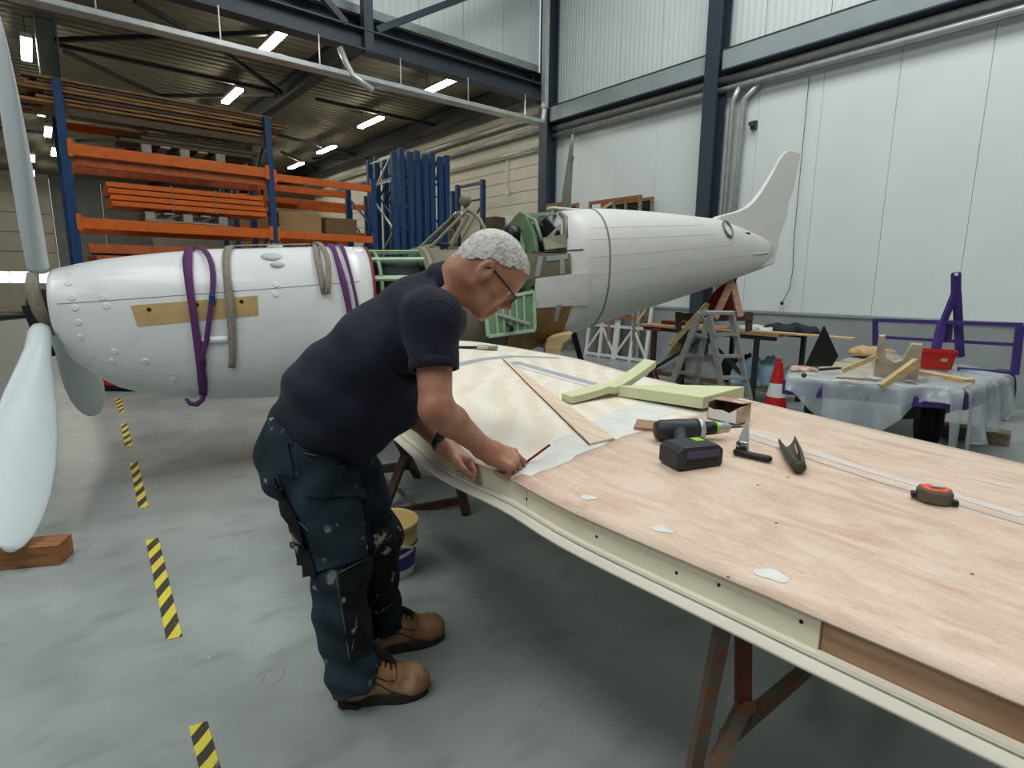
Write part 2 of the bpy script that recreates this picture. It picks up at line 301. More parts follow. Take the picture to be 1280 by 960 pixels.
# wall over the beam between the two bays
# the other walls of the hall (left, behind the camera)
for nm, p, q, h_ in (('wall_left', ab(-16.1, -9.1), ab(-16.1, 9.4), 9), ('wall_front', ab(-16.1, -9.1), ab(9.1, -9.1), 9), ('wall_left_rear', ab(-26.1, 9.4), ab(-26.1, 32), 6), ('wall_left_return', ab(-26.1, 9.4), ab(-16.1, 9.4), 6)):
    mb = MB(); mb.bar(p+ZX*h_/2, q+ZX*h_/2, .12, h_); struct(mb, nm, M['wall_dk'])
wm = thing('wall_upper', None, None, ab(0, 9.9, 5.4)); wm['kind'] = 'structure'
for k in range(-15, 9):
    xs = np.linspace(k+.005, k+.995, 15)
    pts = [ab(x, 9.9-(.008 if i % 2 else 0), 6.02) for i, x in enumerate(xs)]+[ab(k+.995, 10.0, 6.02), ab(k+.005, 10.0, 6.02)]
    mb = MB(); mb.prism(pts, (0, 0, 2.9)); mb.build('ribbed_panel', M['wall'], wm)
mb = MB(); mb.bar(ab(-16, 9.85, 5.92), ab(8.85, 9.85, 5.92), .22, .2); mb.build('flashing', M['steel_lt'], wm)
mb = MB(); mb.bar(ab(-16, 9.8, 5.71), ab(8.85, 9.8, 5.71), .3, .2); mb.build('flashing', M['steel'], wm)
mb = MB(); mb.bar(ab(-16, 9.6, 5.5), ab(8.85, 9.6, 5.5), .3, .12); mb.build('gutter', M['galv'], wm)
# main frame: columns, girders
def ibeam(mb, p, q, h, wd, up, t=.02, web=.014):
    p = np.asarray(p, float); q = np.asarray(q, float); d, s, u = basis(q-p, up)
    mb.bar(p+u*(h-t)/2, q+u*(h-t)/2, wd, t, up); mb.bar(p-u*(h-t)/2, q-u*(h-t)/2, wd, t, up); mb.bar(p, q, web, h-2*t, up)
for i, (b, l) in enumerate(((5.42, 'trim_1'), (9.32, 'trim_2'), (-3.0, 'trim_3'))):
    mb = MB(); ibeam(mb, ab(WA-.19, b, 0), ab(WA-.19, b, 8.8), .30, .24, AX, .026); struct(mb, l, M['steel'])
mb = MB(); ibeam(mb, ab(-16, 9.3, 5.28), ab(WA-.3, 9.3, 5.28), .32, .26, ZX, .026); struct(mb, 'trim_4', M['steel'])     # girder between the bays
mb = MB(); ibeam(mb, ab(-16, 9.3, 8.3), ab(WA-.3, 9.3, 8.3), .3, .24, ZX, .02); struct(mb, 'trim_5', M['steel'])
q = atb(458, 60, 9.3); a0 = q.dot(AX)
mb = MB(); mb.bar(ab(a0, 9.25, 5.1), ab(a0, 9.25, 8.2), .14, .16, AX); struct(mb, 'trim_6', M['steel'])
k = 7
for p, q in (((470, 38), (588, -6)), ((432, 30), (400, -8))):
    P0 = atb(*p, 9.22); P1 = atb(*q, 9.22); P1 = P0+(P1-P0)*2.6
    mb = MB(); mb.bar(P0, P1, .1, .1, BX); struct(mb, 'trim_%d' % k, M['steel']); k += 1
# horizontal girt rail on the wall (between the columns)
for i, (b0, b1) in enumerate(((5.55, 9.2), (-2.85, 5.28), (-9, -3.15))):
    mb = MB(); ibeam(mb, ab(WA-.13, b0, 4.90), ab(WA-.13, b1, 4.90), .26, .3, AX, .02); struct(mb, 'trim_%d' % (9+i), M['steel_lt'])
    mb = MB(); mb.bar(ab(WA-.12, b0, 5.05), ab(WA-.12, b1, 5.05), .29, .022); mb.bar(ab(WA-.12, b0, 4.75), ab(WA-.12, b1, 4.75), .30, .022); struct(mb, 'trim_%d' % (12+i), M['steel'])
# low-bay rafters and wind bracing
for i, (a, z, h) in enumerate(((4.7, 5.5, .4), (-2.4, 5.5, .4), (8.5, 5.5, .4), (-9.4, 5.5, .4))):
    mb = MB(); ibeam(mb, ab(a, 9.5, z), ab(a, 32, z), h, .2, ZX, .02); struct(mb, 'trim_%d' % (15+i), M['dark_steel'])
br = [((70, 50), (345, 41)), ((72, 56), (352, 116)), ((76, 62), (200, 120)), ((200, 120), (345, 119)), ((275, 62), (352, 116)), ((168, 0), (230, 35)), ((95, 176), (255, 171)), ((150, 153), (228, 183)), ((395, 124), (560, 160)), ((345, 168), (462, 198)), ((352, 190), (405, 216)), ((0, 160), (75, 168)), ((390, 198), (450, 199))]
for i, (p, q) in enumerate(br):
    P0 = atz(*p, 5.45); P1 = atz(*q, 5.45); mb = MB(); mb.bar(P0, P1, .07, .07); struct(mb, 'trim_%d' % (19+i), M['dark_steel'])
mb = MB(); p = atz(60, 60, 5.3); ibeam(mb, (p[0], p[1], 4.2), (p[0], p[1], 5.75), .3, .3, AX, .02); struct(mb, 'trim_33', M['steel_lt'])
# services: conduits below the girder and along the wall
def pipe(label, pts, r, m='galv', name='conduit_pipe', cat='pipe', group=None): return one(MB().tube(pts, r, 8), name, label, cat, M[m], group, smooth=True)
p0 = atb(10, -4, 9.15); p1 = atb(675, 155, 9.15)
t = thing('cable_tray', 'long galvanised cable tray hung below the blue roof girder', 'cable tray', p0)
mb = MB(); d = p1-p0
mb.bar(p0, p1, .22, .012); mb.bar(p0+BX*.11+ZX*.03, p1+BX*.11+ZX*.03, .012, .06); mb.bar(p0-BX*.11+ZX*.03, p1-BX*.11+ZX*.03, .012, .06); mb.build('tray', M['galv'], t)
mb = MB(); mb.tube([p0-BX*.06+ZX*.05, p1-BX*.06+ZX*.05], .035, 8); mb.build('conduit', M['galv'], t, smooth=True)
for i in range(6):
    q = p0+d*(.1+i*.17); mb = MB(); mb.bar(q, (q[0], q[1], 5.14), .015, .015, AX); mb.build('hanger', M['galv'], t)
for i, (z, r, l) in enumerate(((4.66, .055, 'upper silver pipe clipped under the wall rail'), (4.51, .05, 'lower silver pipe clipped under the wall rail'))):
    pipe(l, [ab(WA-.09, 9.25, z), ab(WA-.09, -8, z)], r)
pipe('left one of two silver drop pipes beside the dark column', [ab(WA-.09, 5.05, 4.5), ab(WA-.09, 5.15, 4.3), ab(WA-.09, 5.17, .9)], .045)
pipe('right one of two silver drop pipes, bent over at its top', [ab(WA-.05, 4.75, 4.48), ab(WA-.05, 4.98, 4.3), ab(WA-.05, 5.04, .9)], .045)
t = thing('wall_bracket', 'small dark stub bracket high beside the drop pipes', 'bracket', ab(WA, 4.9, 3.9)); mb = MB(); mb.bar(ab(WA-.12, 4.82, 3.9), ab(WA+.04, 4.82, 3.9), .05, .05); mb.bar(ab(WA-.02, 4.82, 3.9), ab(WA+.06, 4.82, 3.9), .09, .12); mb.build('stub', M['steel'], t)
t = thing('wall_bracket', 'small dark stub bracket beside the drop pipes, nearer the tail fin', 'bracket', ab(WA, 4.9, 2.4)); mb = MB(); mb.bar(ab(WA-.12, 4.84, 2.45), ab(WA+.04, 4.84, 2.45), .05, .05); mb.bar(ab(WA-.02, 4.84, 2.45), ab(WA+.06, 4.84, 2.45), .09, .12); mb.build('stub', M['steel'], t)
pc = atb(683, 5, 9.12); pd = atb(680, 130, 9.12)
one(MB().bar((pc[0], pc[1], 8.6), (pc[0], pc[1], 4.95), .12, .1, AX), 'cable_duct', 'square galvanised duct running up beside the corner column', 'duct', M['galv'], bevel=.01)
e = ab(WA-.35, 9.05, 4.62)
pipe('bent pale hose hooked from the duct towards the cable tray', [(pc[0], pc[1], 4.97), (pc[0]-.03, pc[1], 4.72), (pc[0]-.2, pc[1]-.05, 4.62), (pc[0]-.34, pc[1]-.1, 4.72), (pc[0]-.5, pc[1]-.1, 4.66)], .045, 'whitep', 'hose', 'hose')
c0 = atb(425, 60, 9.2)
pipe('silver flexible hose dropping from the girder to the cable tray', [c0, c0+V(.08, -.02, -.2), c0+V(.2, -.05, -.42), c0+V(.5, 0, -.62)], .05, 'galv', 'hose', 'hose')
for i, (z, r) in enumerate(((5.0, .05), (4.72, .05), (4.35, .035))):
    pipe(('highest', 'middle', 'lowest')[i]+' of the pipes along the cream cladding behind the corner column', [ab(WA-.1, 9.6, z), ab(WA-.1, 27 if i < 2 else 16, z)], r, 'galv')
q = ata(634, 178, WA-.03); q2 = ata(634, 240, WA-.03)
t = thing('light_switch', 'white switch box with its conduit on the cream cladding', 'switch', q2); MB().tube([(q[0], q[1], 4.35), q2], .018, 8).build('conduit', M['whitep'], t, smooth=True); MB().box(q2, (.1, .06, .14), BX).build('box', M['whitep'], t, bevel=.01)
cb = [ata(993, 300, WA), ata(992, 335, WA), ata(988, 360, WA), ata(978, 379, WA)]; cb = [x-AX*.02 for x in cb]
cbl = thing('wall_cable', 'thin black cable dangling loose on the white wall panels', 'cable', cb[-1]); MB().tube([(cb[0][0], cb[0][1], 4.4), *cb], .005, 6).build('wire', M['dark_steel'], cbl, smooth=True); MB().sphere(cb[-1], .03, 8).build('plug', M['black'], cbl, smooth=True)
# ceiling lamps, rows along B
def lamp(a, b, z, label):
    t = thing('ceiling_lamp', label, 'lamp', ab(a, b, z), 'strip lamps under the low roof')
    MB().bar(ab(a, b-.62, z+.05), ab(a, b+.62, z+.05), .15, .07).build('housing', M['lampbody'], t)
    MB().bar(ab(a, b-.6, z), ab(a, b+.6, z), .14, .05).build('diffuser', M['lamp'], t)
    for s in (-.45, .45): MB().bar(ab(a, b+s, z+.08), ab(a, b+s, CZ), .012, .012, AX).build('wire', M['dark_steel'], t)
rows = {'right': [(548, 108), (463, 153), (408, 187), (370, 207)], 'middle': [(340, 53), (290, 120)], 'left': [(33, 62), (52, 137), (60, 165), (68, 190)]}
order = ['nearest', 'second', 'third', 'farthest']
for rn, ps in rows.items():
    for i, p in enumerate(ps):
        q = atz(*p, 5.35); lamp(q.dot(AX), q.dot(BX), 5.35, (order[i] if not (rn == 'middle' and i) else 'farther')+' lit strip lamp in the %s row under the low roof' % rn)
for k_, (a_, b_) in enumerate(((3.77, 16.8), (3.77, 20.4), (.43, 25.5), (.43, 29), (-3.2, 12), (-3.2, 16), (-3.2, 21), (-6.8, 14), (-6.8, 20), (-6.8, 27))): lamp(a_, b_, 5.35, 'unseen strip lamp added to light the low bay behind the racks, %s of ten' % 'first second third fourth fifth sixth seventh eighth ninth tenth'.split()[k_])  # out-of-sight lamps, added to brighten the low bay
# warm lamp light under the low roof comes from the lamps themselves (they emit)
# ------------------------------------------------------------------ hazard tape strips on the floor
def tape(p0, p1, p2, p3, n, label):
    Ps = [atz(*p, .003) for p in (p0, p1, p2, p3)]
    me = bpy.data.meshes.new('hazard_tape'); top = [tuple(p) for p in Ps]; bot = [(p[0], p[1], .0002) for p in Ps]
    me.from_pydata(top+bot, [], [(0, 1, 2, 3), (0, 4, 5, 1), (1, 5, 6, 2), (2, 6, 7, 3), (3, 7, 4, 0)])
    uvl = me.uv_layers.new(); L = np.linalg.norm(Ps[3]-Ps[0]); uvs = {0: (0, 0), 1: (0, .65), 2: (n, .65), 3: (n, 0)}
    for lp in me.loops: uvl.data[lp.index].uv = uvs.get(lp.vertex_index, (0, 0))
    me.materials.append(M['hazard']); o = bpy.data.objects.new('hazard_tape', me); COL.objects.link(o)
    tag(o, label, 'floor tape', 'hazard tape strips on the floor')
tape((236, 908), (259, 901), (283, 985), (256, 990), 3.0, 'yellow and black floor tape strip nearest the camera, cut by the frame edge')
tape((182, 675), (198, 672), (228, 795), (208, 800), 6.0, 'long yellow and black floor tape strip left of the worker')
tape((162, 579), (172, 577), (186, 634), (173, 635), 5.0, 'yellow and black floor tape strip third from the camera')
tape((151, 530), (159, 529), (166, 558), (156, 558), 4.0, 'short yellow and black floor tape strip below the aircraft nose')
tape((144, 498), (151, 497), (156, 515), (149, 516), 4.0, 'smallest yellow and black floor tape strip, farthest behind the propeller')
# ================================================================== PALLET RACKS AND THEIR LOADS
def upright_mesh(mb, a, b0, b1, h, wd=.1, off=V(0, 0, 0), br=True):
    for b in (b0, b1): mb.bar(ab(a, b, 0)+off, ab(a, b, h)+off, wd, .08, BX)
    if br:
        z = .3; f = 0
        while z+.7 < h:
            mb.bar(ab(a, b0 if f else b1, z)+off, ab(a, b1 if f else b0, z+.7)+off, .03, .03); f = 1-f; z += .7
        for z in (.3, h-.12): mb.bar(ab(a, b0, z)+off, ab(a, b1, z)+off, .03, .04)
def upright(parent, a, b0, b1, h):
    for b in (b0, b1):
        o = MB().bar(ab(a, b, 0), ab(a, b, h), .1, .08, BX).build('post', M['blue'], parent)
        MB().bar(ab(a, b, .0), ab(a, b, .01), .16, .14, BX).build('foot_plate', M['blue'], o)
    z = .3; f = 0
    while z+.7 < h:
        MB().bar(ab(a, b0 if f else b1, z), ab(a, b1 if f else b0, z+.7), .03, .03).build('brace', M['blue'], parent); f = 1-f; z += .7
def cbeam(parent, a0, a1, b, z, h=.13, m='orange'):
    o = MB().bar(ab(a0, b, z), ab(a1, b, z), .05, h).build('cross_beam', M[m], parent, bevel=.006, seg=1)
    for a, s in ((a0+.01, 1), (a1-.01, -1)): MB().bar(ab(a, b-.03, z-.1), ab(a, b-.03, z+.12), .06, .012, BX).build('connector', M[m], o)
A0, A1, A2 = .527, 3.21, 5.05; B0, B1 = 10.1, 11.2
t = thing('pallet_rack', 'tall blue and orange pallet rack holding timber behind the aircraft nose', 'rack', ab(A0, B0, 0))
for a in (A0, A1): upright(t, a, B0, B1, 4.05)
for b in (B0-.02, B1):
    for z in (2.2, 3.17, .9): cbeam(t, A0+.05, A1-.05, b, z, .15)
cbeam(t, A0+.05, A1-.05, B1, 3.68, .12); cbeam(t, A0+.05, A1-.05, B0+.05, 3.66, .10, 'timber_dk')
cbeam(t, A0+.05, A1-.05, B0+.06, 3.03, .12, 'orange2'); cbeam(t, A0+.05, A1-.05, B0+.5, 2.98, .1, 'orange2')
t2 = thing('pallet_rack', 'lower blue and orange rack bay right of the timber rack', 'rack', ab(A2, B0, 0))
upright(t2, A2, B0, B1, 3.3)
for b in (B0, B1):
    for z in (2.2, 3.12): cbeam(t2, A1+.05, A2-.02, b, z, .12)
t3 = thing('pallet_rack', 'farther blue and orange rack seen through the lower bay', 'rack', ab(3.4, 14.2, 0))
for a in (3.7, 6.9): upright(t3, a, 14.2, 15.2, 3.6)
for b in (14.2, 15.2):
    for z in (1.6, 2.6, 3.3): cbeam(t3, 3.75, 6.85, b, z, .13)
# long timber on the top of the rack: single planks
k = 0
rr = random.Random(3)
tl = ['front', 'middle', 'rear']
lw = ['bottom', 'second', 'third', 'fourth', 'fifth', 'sixth', 'top']; rw = ['front', 'second', 'third', 'rear']
for lay in range(7):
    for row in range(4):
        a0 = A0-.66+rr.uniform(0, .6)+(.2 if lay == 6 else 0); a1 = A1+.36-rr.uniform(0, .9 if lay > 1 else .4); z = 3.765+lay*.05+rr.uniform(0, .006)
        mb = MB(); mb.bar(ab(a0, B0+.17+row*.23+rr.uniform(-.02, .02), z), ab(a1, B0+.17+row*.23+rr.uniform(-.03, .03), z+rr.uniform(0, .008)), .19, .034)
        o = one(mb, 'timber_plank', 'long sawn plank on top of the tall rack, %s layer, %s row' % (lw[lay], rw[row]), 'plank', M['timber'] if rr.random() < .75 else M['timber_dk'], 'planks on top of the tall rack')
# dark planks on the upper level
for i in range(9):
    row, lay = i % 3, i//3; a0 = A0+.75+rr.uniform(-.2, .2)+lay*.05
    one(MB().bar(ab(a0, B0+.25+row*.28, 3.425+lay*.062), ab(A1-.12-rr.uniform(0, .3), B0+.25+row*.28, 3.425+lay*.062), .22, .05), 'timber_plank', 'dark old plank above the upper orange beams, %s layer, %s row' % (['bottom', 'middle', 'top'][lay], ['front', 'middle', 'rear'][row]), 'plank', M['timber_dk'], 'dark planks on the upper rack level')
def pallet(a, b, z, label, grp=None):
    t = thing('wooden_pallet', label, 'pallet', ab(a, b, z), grp)
    for i in range(5): MB().bar(ab(a-.5+i*.25, b-.38, z+.125), ab(a-.5+i*.25, b+.38, z+.125), .13, .02).build('deck_board', M['pallet'], t)
    for s in (-.34, 0, .34):
        MB().bar(ab(a-.56, b+s, z+.01), ab(a+.56, b+s, z+.01), .1, .02).build('bottom_board', M['pallet'], t)
        for q in (-.5, 0, .5): MB().box(ab(a+q, b+s, z+.068), (.12, .09, .09), AX).build('block', M['pallet'], t)
pallet(1.95, B0+.42, 2.29, 'grey wooden pallet under the bundle of orange beams', None)
pallet(2.0, B0+.48, 3.255, 'pale wooden pallet on the dark planks of the upper rack level', None)
# bundle of orange spare beams on the pallet, four layers of three
for lay in range(4):
    for row in range(4):
        a0 = .98+rr.uniform(-.04, .04); z = 2.505+lay*.085; b = B0+.06+row*.19
        one(MB().bar(ab(a0, b, z), ab(a0+2.12+rr.uniform(-.03, .03), b, z), .13, .07), 'spare_beam', 'spare orange beam in the strapped bundle, %s layer, %s row' % (lw[lay], rw[row]), 'beam', M['orange'] if rr.random() < .7 else M['orange2'], 'spare orange beams in the bundle', bevel=.006, seg=1)
for a in (1.75, 2.35):
    pts = [ab(a, B0-.02, 2.46), ab(a, B0-.02, 2.81), ab(a, B0+.72, 2.81), ab(a, B0+.72, 2.46)]
    one(MB().tube(pts, .008, 4, closed=True), 'binding_strap', ('left' if a < 2 else 'right')+' grey binding strap around the orange beam bundle', 'strap', M['greyweb'])
# loose orange beams and timbers lying under the lowest visible beam
one(MB().box(ab((A0+A1)/2, B0+.5, .985), (A1-A0-.16, .98, .02), AX), 'shelf_board', 'chipboard shelf board low in the tall rack', 'board', M['card_dk'])
for lay in range(6):
    for row in range(3):
        one(MB().bar(ab(A0+.12+rr.uniform(0, .1), B0+.1+row*.3, 1.06+lay*.16), ab(A1-.1-rr.uniform(0, .4), B0+.1+row*.3, 1.06+lay*.16), .22, .13), 'stacked_beam', 'worn orange beam stacked low in the tall rack, %s layer, %s row' % (lw[lay], rw[row]), 'beam', M['orange2'], 'worn orange beams low in the tall rack', bevel=.008, seg=1)
# boxes in the lower bay
for i, (a, b, w_, d_, h_, z, m, l) in enumerate(((3.75, 10.62, .75, .6, .34, 2.27, 'card', 'wide brown carton on the left of the lower rack bay'), (4.5, 10.6, .6, .6, .30, 2.27, 'card_dk', 'dark brown carton on the right of the lower rack bay'))):
    t = thing('cardboard_box', l, 'box', ab(a, b, z)); MB().box(ab(a, b, z+h_/2), (w_, d_, h_), AX).build('carton', M[m], t, bevel=.008); MB().bar(ab(a-w_/2, b, z+h_+.002), ab(a+w_/2, b, z+h_+.002), .07, .004).build('tape_strip', M['tan'], t)
for i, (a, z, w_, h_, m, l) in enumerate(((4.3, 1.67, .9, .6, 'card', 'large brown carton on the far rack, left'), (5.4, 1.67, .9, .7, 'card_dk', 'large dark carton on the far rack, middle'), (4.4, 2.67, .8, .45, 'card', 'brown carton on the upper level of the far rack'), (5.6, 2.67, .9, .35, 'tan', 'pale carton on the upper level of the far rack'), (5.1, 3.37, 1.0, .3, 'timber_dk', 'flat dark crate on the top of the far rack'))):
    t = thing('cardboard_box', l, 'box', ab(a, 14.7, z)); MB().box(ab(a, 14.7, z+h_/2), (w_, .7, h_), AX).build('carton', M[m], t, bevel=.01); MB().bar(ab(a-w_/2, 14.7, z+h_+.002), ab(a+w_/2, 14.7, z+h_+.002), .08, .004).build('tape_strip', M['tan'], t)
# row of spare blue upright frames standing side by side
for i in range(8):
    a = 5.42+i*.17; h = 3.86+(.05 if i % 2 else 0)-(.05 if i == 0 else 0)
    t = thing('upright_frame', ['first', 'second', 'third', 'fourth', 'fifth', 'sixth', 'seventh', 'last'][i]+' blue upright frame from the left in the row beside the orange rack', 'rack frame', ab(a, 9.95, 0), 'spare blue upright frames')
    for b in (9.95+.03*(i % 2), 10.95+.03*(i % 2)): MB().bar(ab(a, b, 0), ab(a, b, h), .11, .085, BX).build('post', M['blue'], t, bevel=.006, seg=1)
    z = .3; f = 0
    while z+.7 < h: MB().bar(ab(a, 10.02 if f else 10.9, z), ab(a, 10.9 if f else 10.02, z+.7), .03, .03).build('brace', M['blue'] if i else M['galv'], t); f = 1-f; z += .7
    for z in (h-.08, h-.5): MB().bar(ab(a, 9.97, z), ab(a, 10.93, z), .03, .03).build('crosspiece', M['galv'] if i < 2 else M['blue'], t)
# lone blue frame with orange beam near the cream wall
t = thing('pallet_rack', 'lone blue rack frame with one orange beam by the cream cladding', 'rack', ab(8.2, 10.6, 0))
for b, h in ((10.75, 3.72), (11.75, 3.72)): MB().bar(ab(8.1, b, 0), ab(8.1, b, h), .1, .09, BX).build('post', M['blue'], t)
MB().bar(ab(8.1, 10.75, 3.66), ab(8.1, 11.75, 3.66), .05, .06).build('crosspiece', M['blue'], t); MB().bar(ab(8.1, 10.75, 3.3), ab(8.1, 11.75, 3.3), .03, .04).build('crosspiece', M['dark_steel'], t)
MB().bar(ab(8.1, 10.75, 3.2), ab(8.1, 11.75, 2.3), .03, .04).build('brace', M['dark_steel'], t)
MB().bar(ab(8.1, 11.95, 0), ab(8.1, 11.95, 3.6), .1, .08, BX).build('post', M['blue'], t); MB().bar(ab(8.1, 12.9, 0), ab(8.1, 12.9, 3.6), .1, .08, BX).build('post', M['dark_steel'], t)
MB().bar(ab(8.1, 11.95, 3.55), ab(8.1, 12.9, 3.55), .03, .04).build('crosspiece', M['dark_steel'], t); MB().bar(ab(8.1, 12.9, 3.0), ab(8.1, 11.95, 2.2), .03, .03).build('brace', M['galv'], t)
MB().bar(ab(6.9, 11.9, 2.25), ab(8.05, 11.9, 2.25), .05, .13).build('cross_beam', M['orange'], t)
# cabinets and boxes by the cream wall seen over the cockpit
def crate(a, b, w_, d_, h_, m, label, name='storage_box', cat='box', z=0):
    t = thing(name, label, cat, ab(a, b, z)); MB().box(ab(a, b, z+h_/2), (w_, d_, h_), AX).build('body', M[m], t, bevel=.012)
    MB().bar(ab(a-w_/2+.03, b-d_/2-.006, z+h_*.5), ab(a+w_/2-.03, b-d_/2-.006, z+h_*.5), .012, h_*.86).build('front_panel', M[m], t, bevel=.005, seg=1)
    return t
crate(8.10, 10.3, .30, .36, 2.86, 'timber_dk', 'narrow dark brown cupboard standing behind the cockpit', 'cupboard', 'cupboard')
crate(8.56, 10.3, .5, .42, 2.9, 'wall', 'pale tall cupboard standing behind the cockpit', 'cupboard', 'cupboard')
# low red-nosed dolly on the floor under the aircraft nose, black bar on its edge
q = atz(150, 489, 0)
t = thing('floor_dolly', 'low red dolly with a black edge on the floor behind the drooping blade', 'dolly', q)
MB().prism([q+V(-.28, 0, .07), q+V(.34, 0, .07), q+V(.34, 0, .12), q+V(-.05, 0, .17), q+V(-.28, 0, .3)], (0, .5, 0)).build('red_body', M['red'], t, bevel=.01); MB().box(q+V(.1, .25, .05), (.95, .56, .05)).build('black_base', M['black'], t)
for x in (-.3, .5):
    for y in (.05, .45): MB().lathe([(-.02, .028), (.02, .028)], q+V(x, y, .026), (0, 1, 0), 10).build('wheel', M['black'], t)
# ================================================================== THE AIRCRAFT
FD = nrm(V(.89, .456, 0)); FN = V(FD[1], -FD[0], 0); HUB = V(-3.085, 3.79, 1.276)          # long axis, near-side normal, propeller hub
_t = np.array([(.045, 1.507), (.304, 1.575), (.595, 1.621), (.987, 1.667), (1.338, 1.69), (1.687, 1.708), (2.067, 1.715), (2.53, 1.72), (3.5, 2.06), (3.894, 2.103), (4.239, 2.147), (4.575, 2.168), (5.252, 2.169), (6.017, 2.15), (6.95, 1.96)])
_b = np.array([(.045, 1.03), (.097, .9), (.224, .774), (.386, .658), (.662, .588), (.988, .554), (1.305, .539), (1.8, .54), (2.4, .56), (3.128, .66), (3.6, .80), (4.111, .964), (5.047, 1.183), (5.899, 1.387), (6.85, 1.64), (6.95, 1.68)])
_w = np.array([(.045, .27), (.3, .335), (.7, .385), (1.2, .42), (2.07, .45), (3.2, .47), (3.9, .47), (4.6, .42), (5.25, .335), (6.0, .21), (6.5, .125), (6.95, .05)])
ft = lambda s: np.interp(s, _t[:, 0], _t[:, 1]); fb = lambda s: np.interp(s, _b[:, 0], _b[:, 1]); fw = lambda s: np.interp(s, _w[:, 0], _w[:, 1])
def fex(s): return np.interp(s, [0, .8, 2, 4, 7], [2.2, 2.5, 2.6, 2.35, 2.1])
def fus(s, th, grow=0., topz=None):
    zt = ft(s) if topz is None else topz; zb = fb(s); zc = zb+(zt-zb)*.52; e = 2/fex(s); sn, cs = math.sin(th), math.cos(th)
    w_ = fw(s)+grow; h = (zt-zc if cs > 0 else zc-zb)+grow
    return V(HUB[0], HUB[1], 0)+FD*s+FN*(w_*math.copysign(abs(sn)**e, sn))+ZX*(zc+h*math.copysign(abs(cs)**e, cs))
ac = thing('fighter_aircraft', 'white single-seat propeller aircraft without wings, under restoration', 'aircraft', HUB*V(1, 1, 0)+FD*3)
NT = 48; TH = [2*math.pi*k/NT for k in range(NT)]
def hull(mb, ss, th=TH, grow=0, caps=True, topz=None): return mb.loft([[fus(s, t, grow, topz) for t in th] for s in ss], caps, len(th) == NT)
ss_c = [.045, .07, .1, .16, .24, .34, .5, .7, .95, 1.2, 1.45, 1.7, 1.9, 2.07]
cowl = hull(MB(), ss_c).build('engine_cowling', M['white'], ac, smooth=True)
hull(MB(), [2.058, 2.076], grow=.005).build('cowling_edge_band', M['darkred'], cowl, smooth=True)
def bvh(objs):
    vs = []; fs = []
    for o in objs:
        n = len(vs); off = V(*OFF.get(o.name, (0, 0, 0)))
        vs += [Vector(V(*v.co)+off) for v in o.data.vertices]; fs += [tuple(i+n for i in p.vertices) for p in o.data.polygons]
    return BVHTree.FromPolygons(vs, fs)
def hit(tree, u, v):
    d = ray(u, v); r = tree.ray_cast(Vector(O), Vector(d).normalized()); return r
def patch(tree, poly, name, m, parent, thick=.004, n=10, lift=.0):
    """a thin panel lying on a hull: polygon given by its corner directions, filled and wrapped on the surface (4 corners: bilinear grid)"""
    P = [V(*p) for p in poly]; vs = []; ok = []
    for i in range(n+1):
        for j in range(n+1):
            a, b = i/n, j/n; q = P[0]*(1-a)*(1-b)+P[1]*a*(1-b)+P[2]*a*b+P[3]*(1-a)*b
            r = hit(tree, q[0], q[1])
            if r[0] is None: vs.append(None)
            else:
                nn = V(*r[1]); nn = nn if nn.dot(V(*r[0])-O) < 0 else -nn
                vs.append((V(*r[0])+nn*lift, nn))
    idx = {}; top = []; bot = []
    for k, x in enumerate(vs):
        if x is not None: idx[k] = len(top); top.append(x[0]+x[1]*thick); bot.append(x[0]-x[1]*.004)
    fs = []; N = len(top); ed = {}
    for i in range(n):
        for j in range(n):
            q = [i*(n+1)+j, (i+1)*(n+1)+j, (i+1)*(n+1)+j+1, i*(n+1)+j+1]
            if all(x in idx for x in q):
                q = [idx[x] for x in q]; fs.append(tuple(q)); fs.append(tuple(x+N for x in q[::-1]))
                for e in zip(q, q[1:]+q[:1]): ed[e] = 1
    for (a, b) in list(ed):
        if (b, a) not in ed: fs.append((b, a, a+N, b+N))
    return MB().add(top+bot, fs).build(name, m, parent)
Tc = bvh([cowl])
ex = patch(Tc, [(163, 382), (322, 369.5), (323, 394), (172, 408)], 'exhaust_panel', M['tan'], ac, .003, 12)
for p in ((186.5, 387), (246, 381), (302, 377)):
    r = hit(Tc, *p); c = V(*r[0]); nn = V(*r[1]); nn = nn if nn.dot(c-O) < 0 else -nn
    MB().lathe([(0, .013), (.007, .013)], c, nn, 12).build('stud_hole', M['black'], ex)
def seam(tree, pts, name, parent, m='seam', r=.004):
    out = []
    for (a, b) in zip(pts, pts[1:]):
        n = max(2, int(np.hypot(b[0]-a[0], b[1]-a[1])/8))
        for i in range(n+(b is pts[-1])):
            q = V(*a)+(V(*b)-V(*a))*i/n; h_ = hit(tree, q[0], q[1])
            if h_[0] is not None: out.append(V(*h_[0]))
    if len(out) > 1: return MB().tube(out, r, 5).build(name, M[m], parent)
M['seam_lt'] = mat('faint_seam', (190, 192, 190), .6, var=.03)
seam(Tc, [(71, 380), (160, 374), (322, 362), (450, 352)], 'cowling_seam', cowl, 'seam', .0025)
seam(Tc, [(80, 430), (140, 455), (200, 468), (300, 478), (340, 480)], 'cowling_seam', cowl, 'seam_lt', .0025)
for p in ((86, 340), (86, 354), (90, 372), (129, 372), (94, 385), (133, 383), (98, 403), (100, 422), (143, 440), (140, 452), (182, 452), (216, 474), (345, 356), (345, 368)):
    r = hit(Tc, *p)
    if r[0] is None: continue
    c = V(*r[0]); nn = V(*r[1]); nn = nn if nn.dot(c-O) < 0 else -nn
    MB().lathe([(-.004, .021), (.0015, .021), (.004, .016), (.0035, .012)], c, nn, 16).build('fastener_disc', M['white'], cowl, smooth=True)
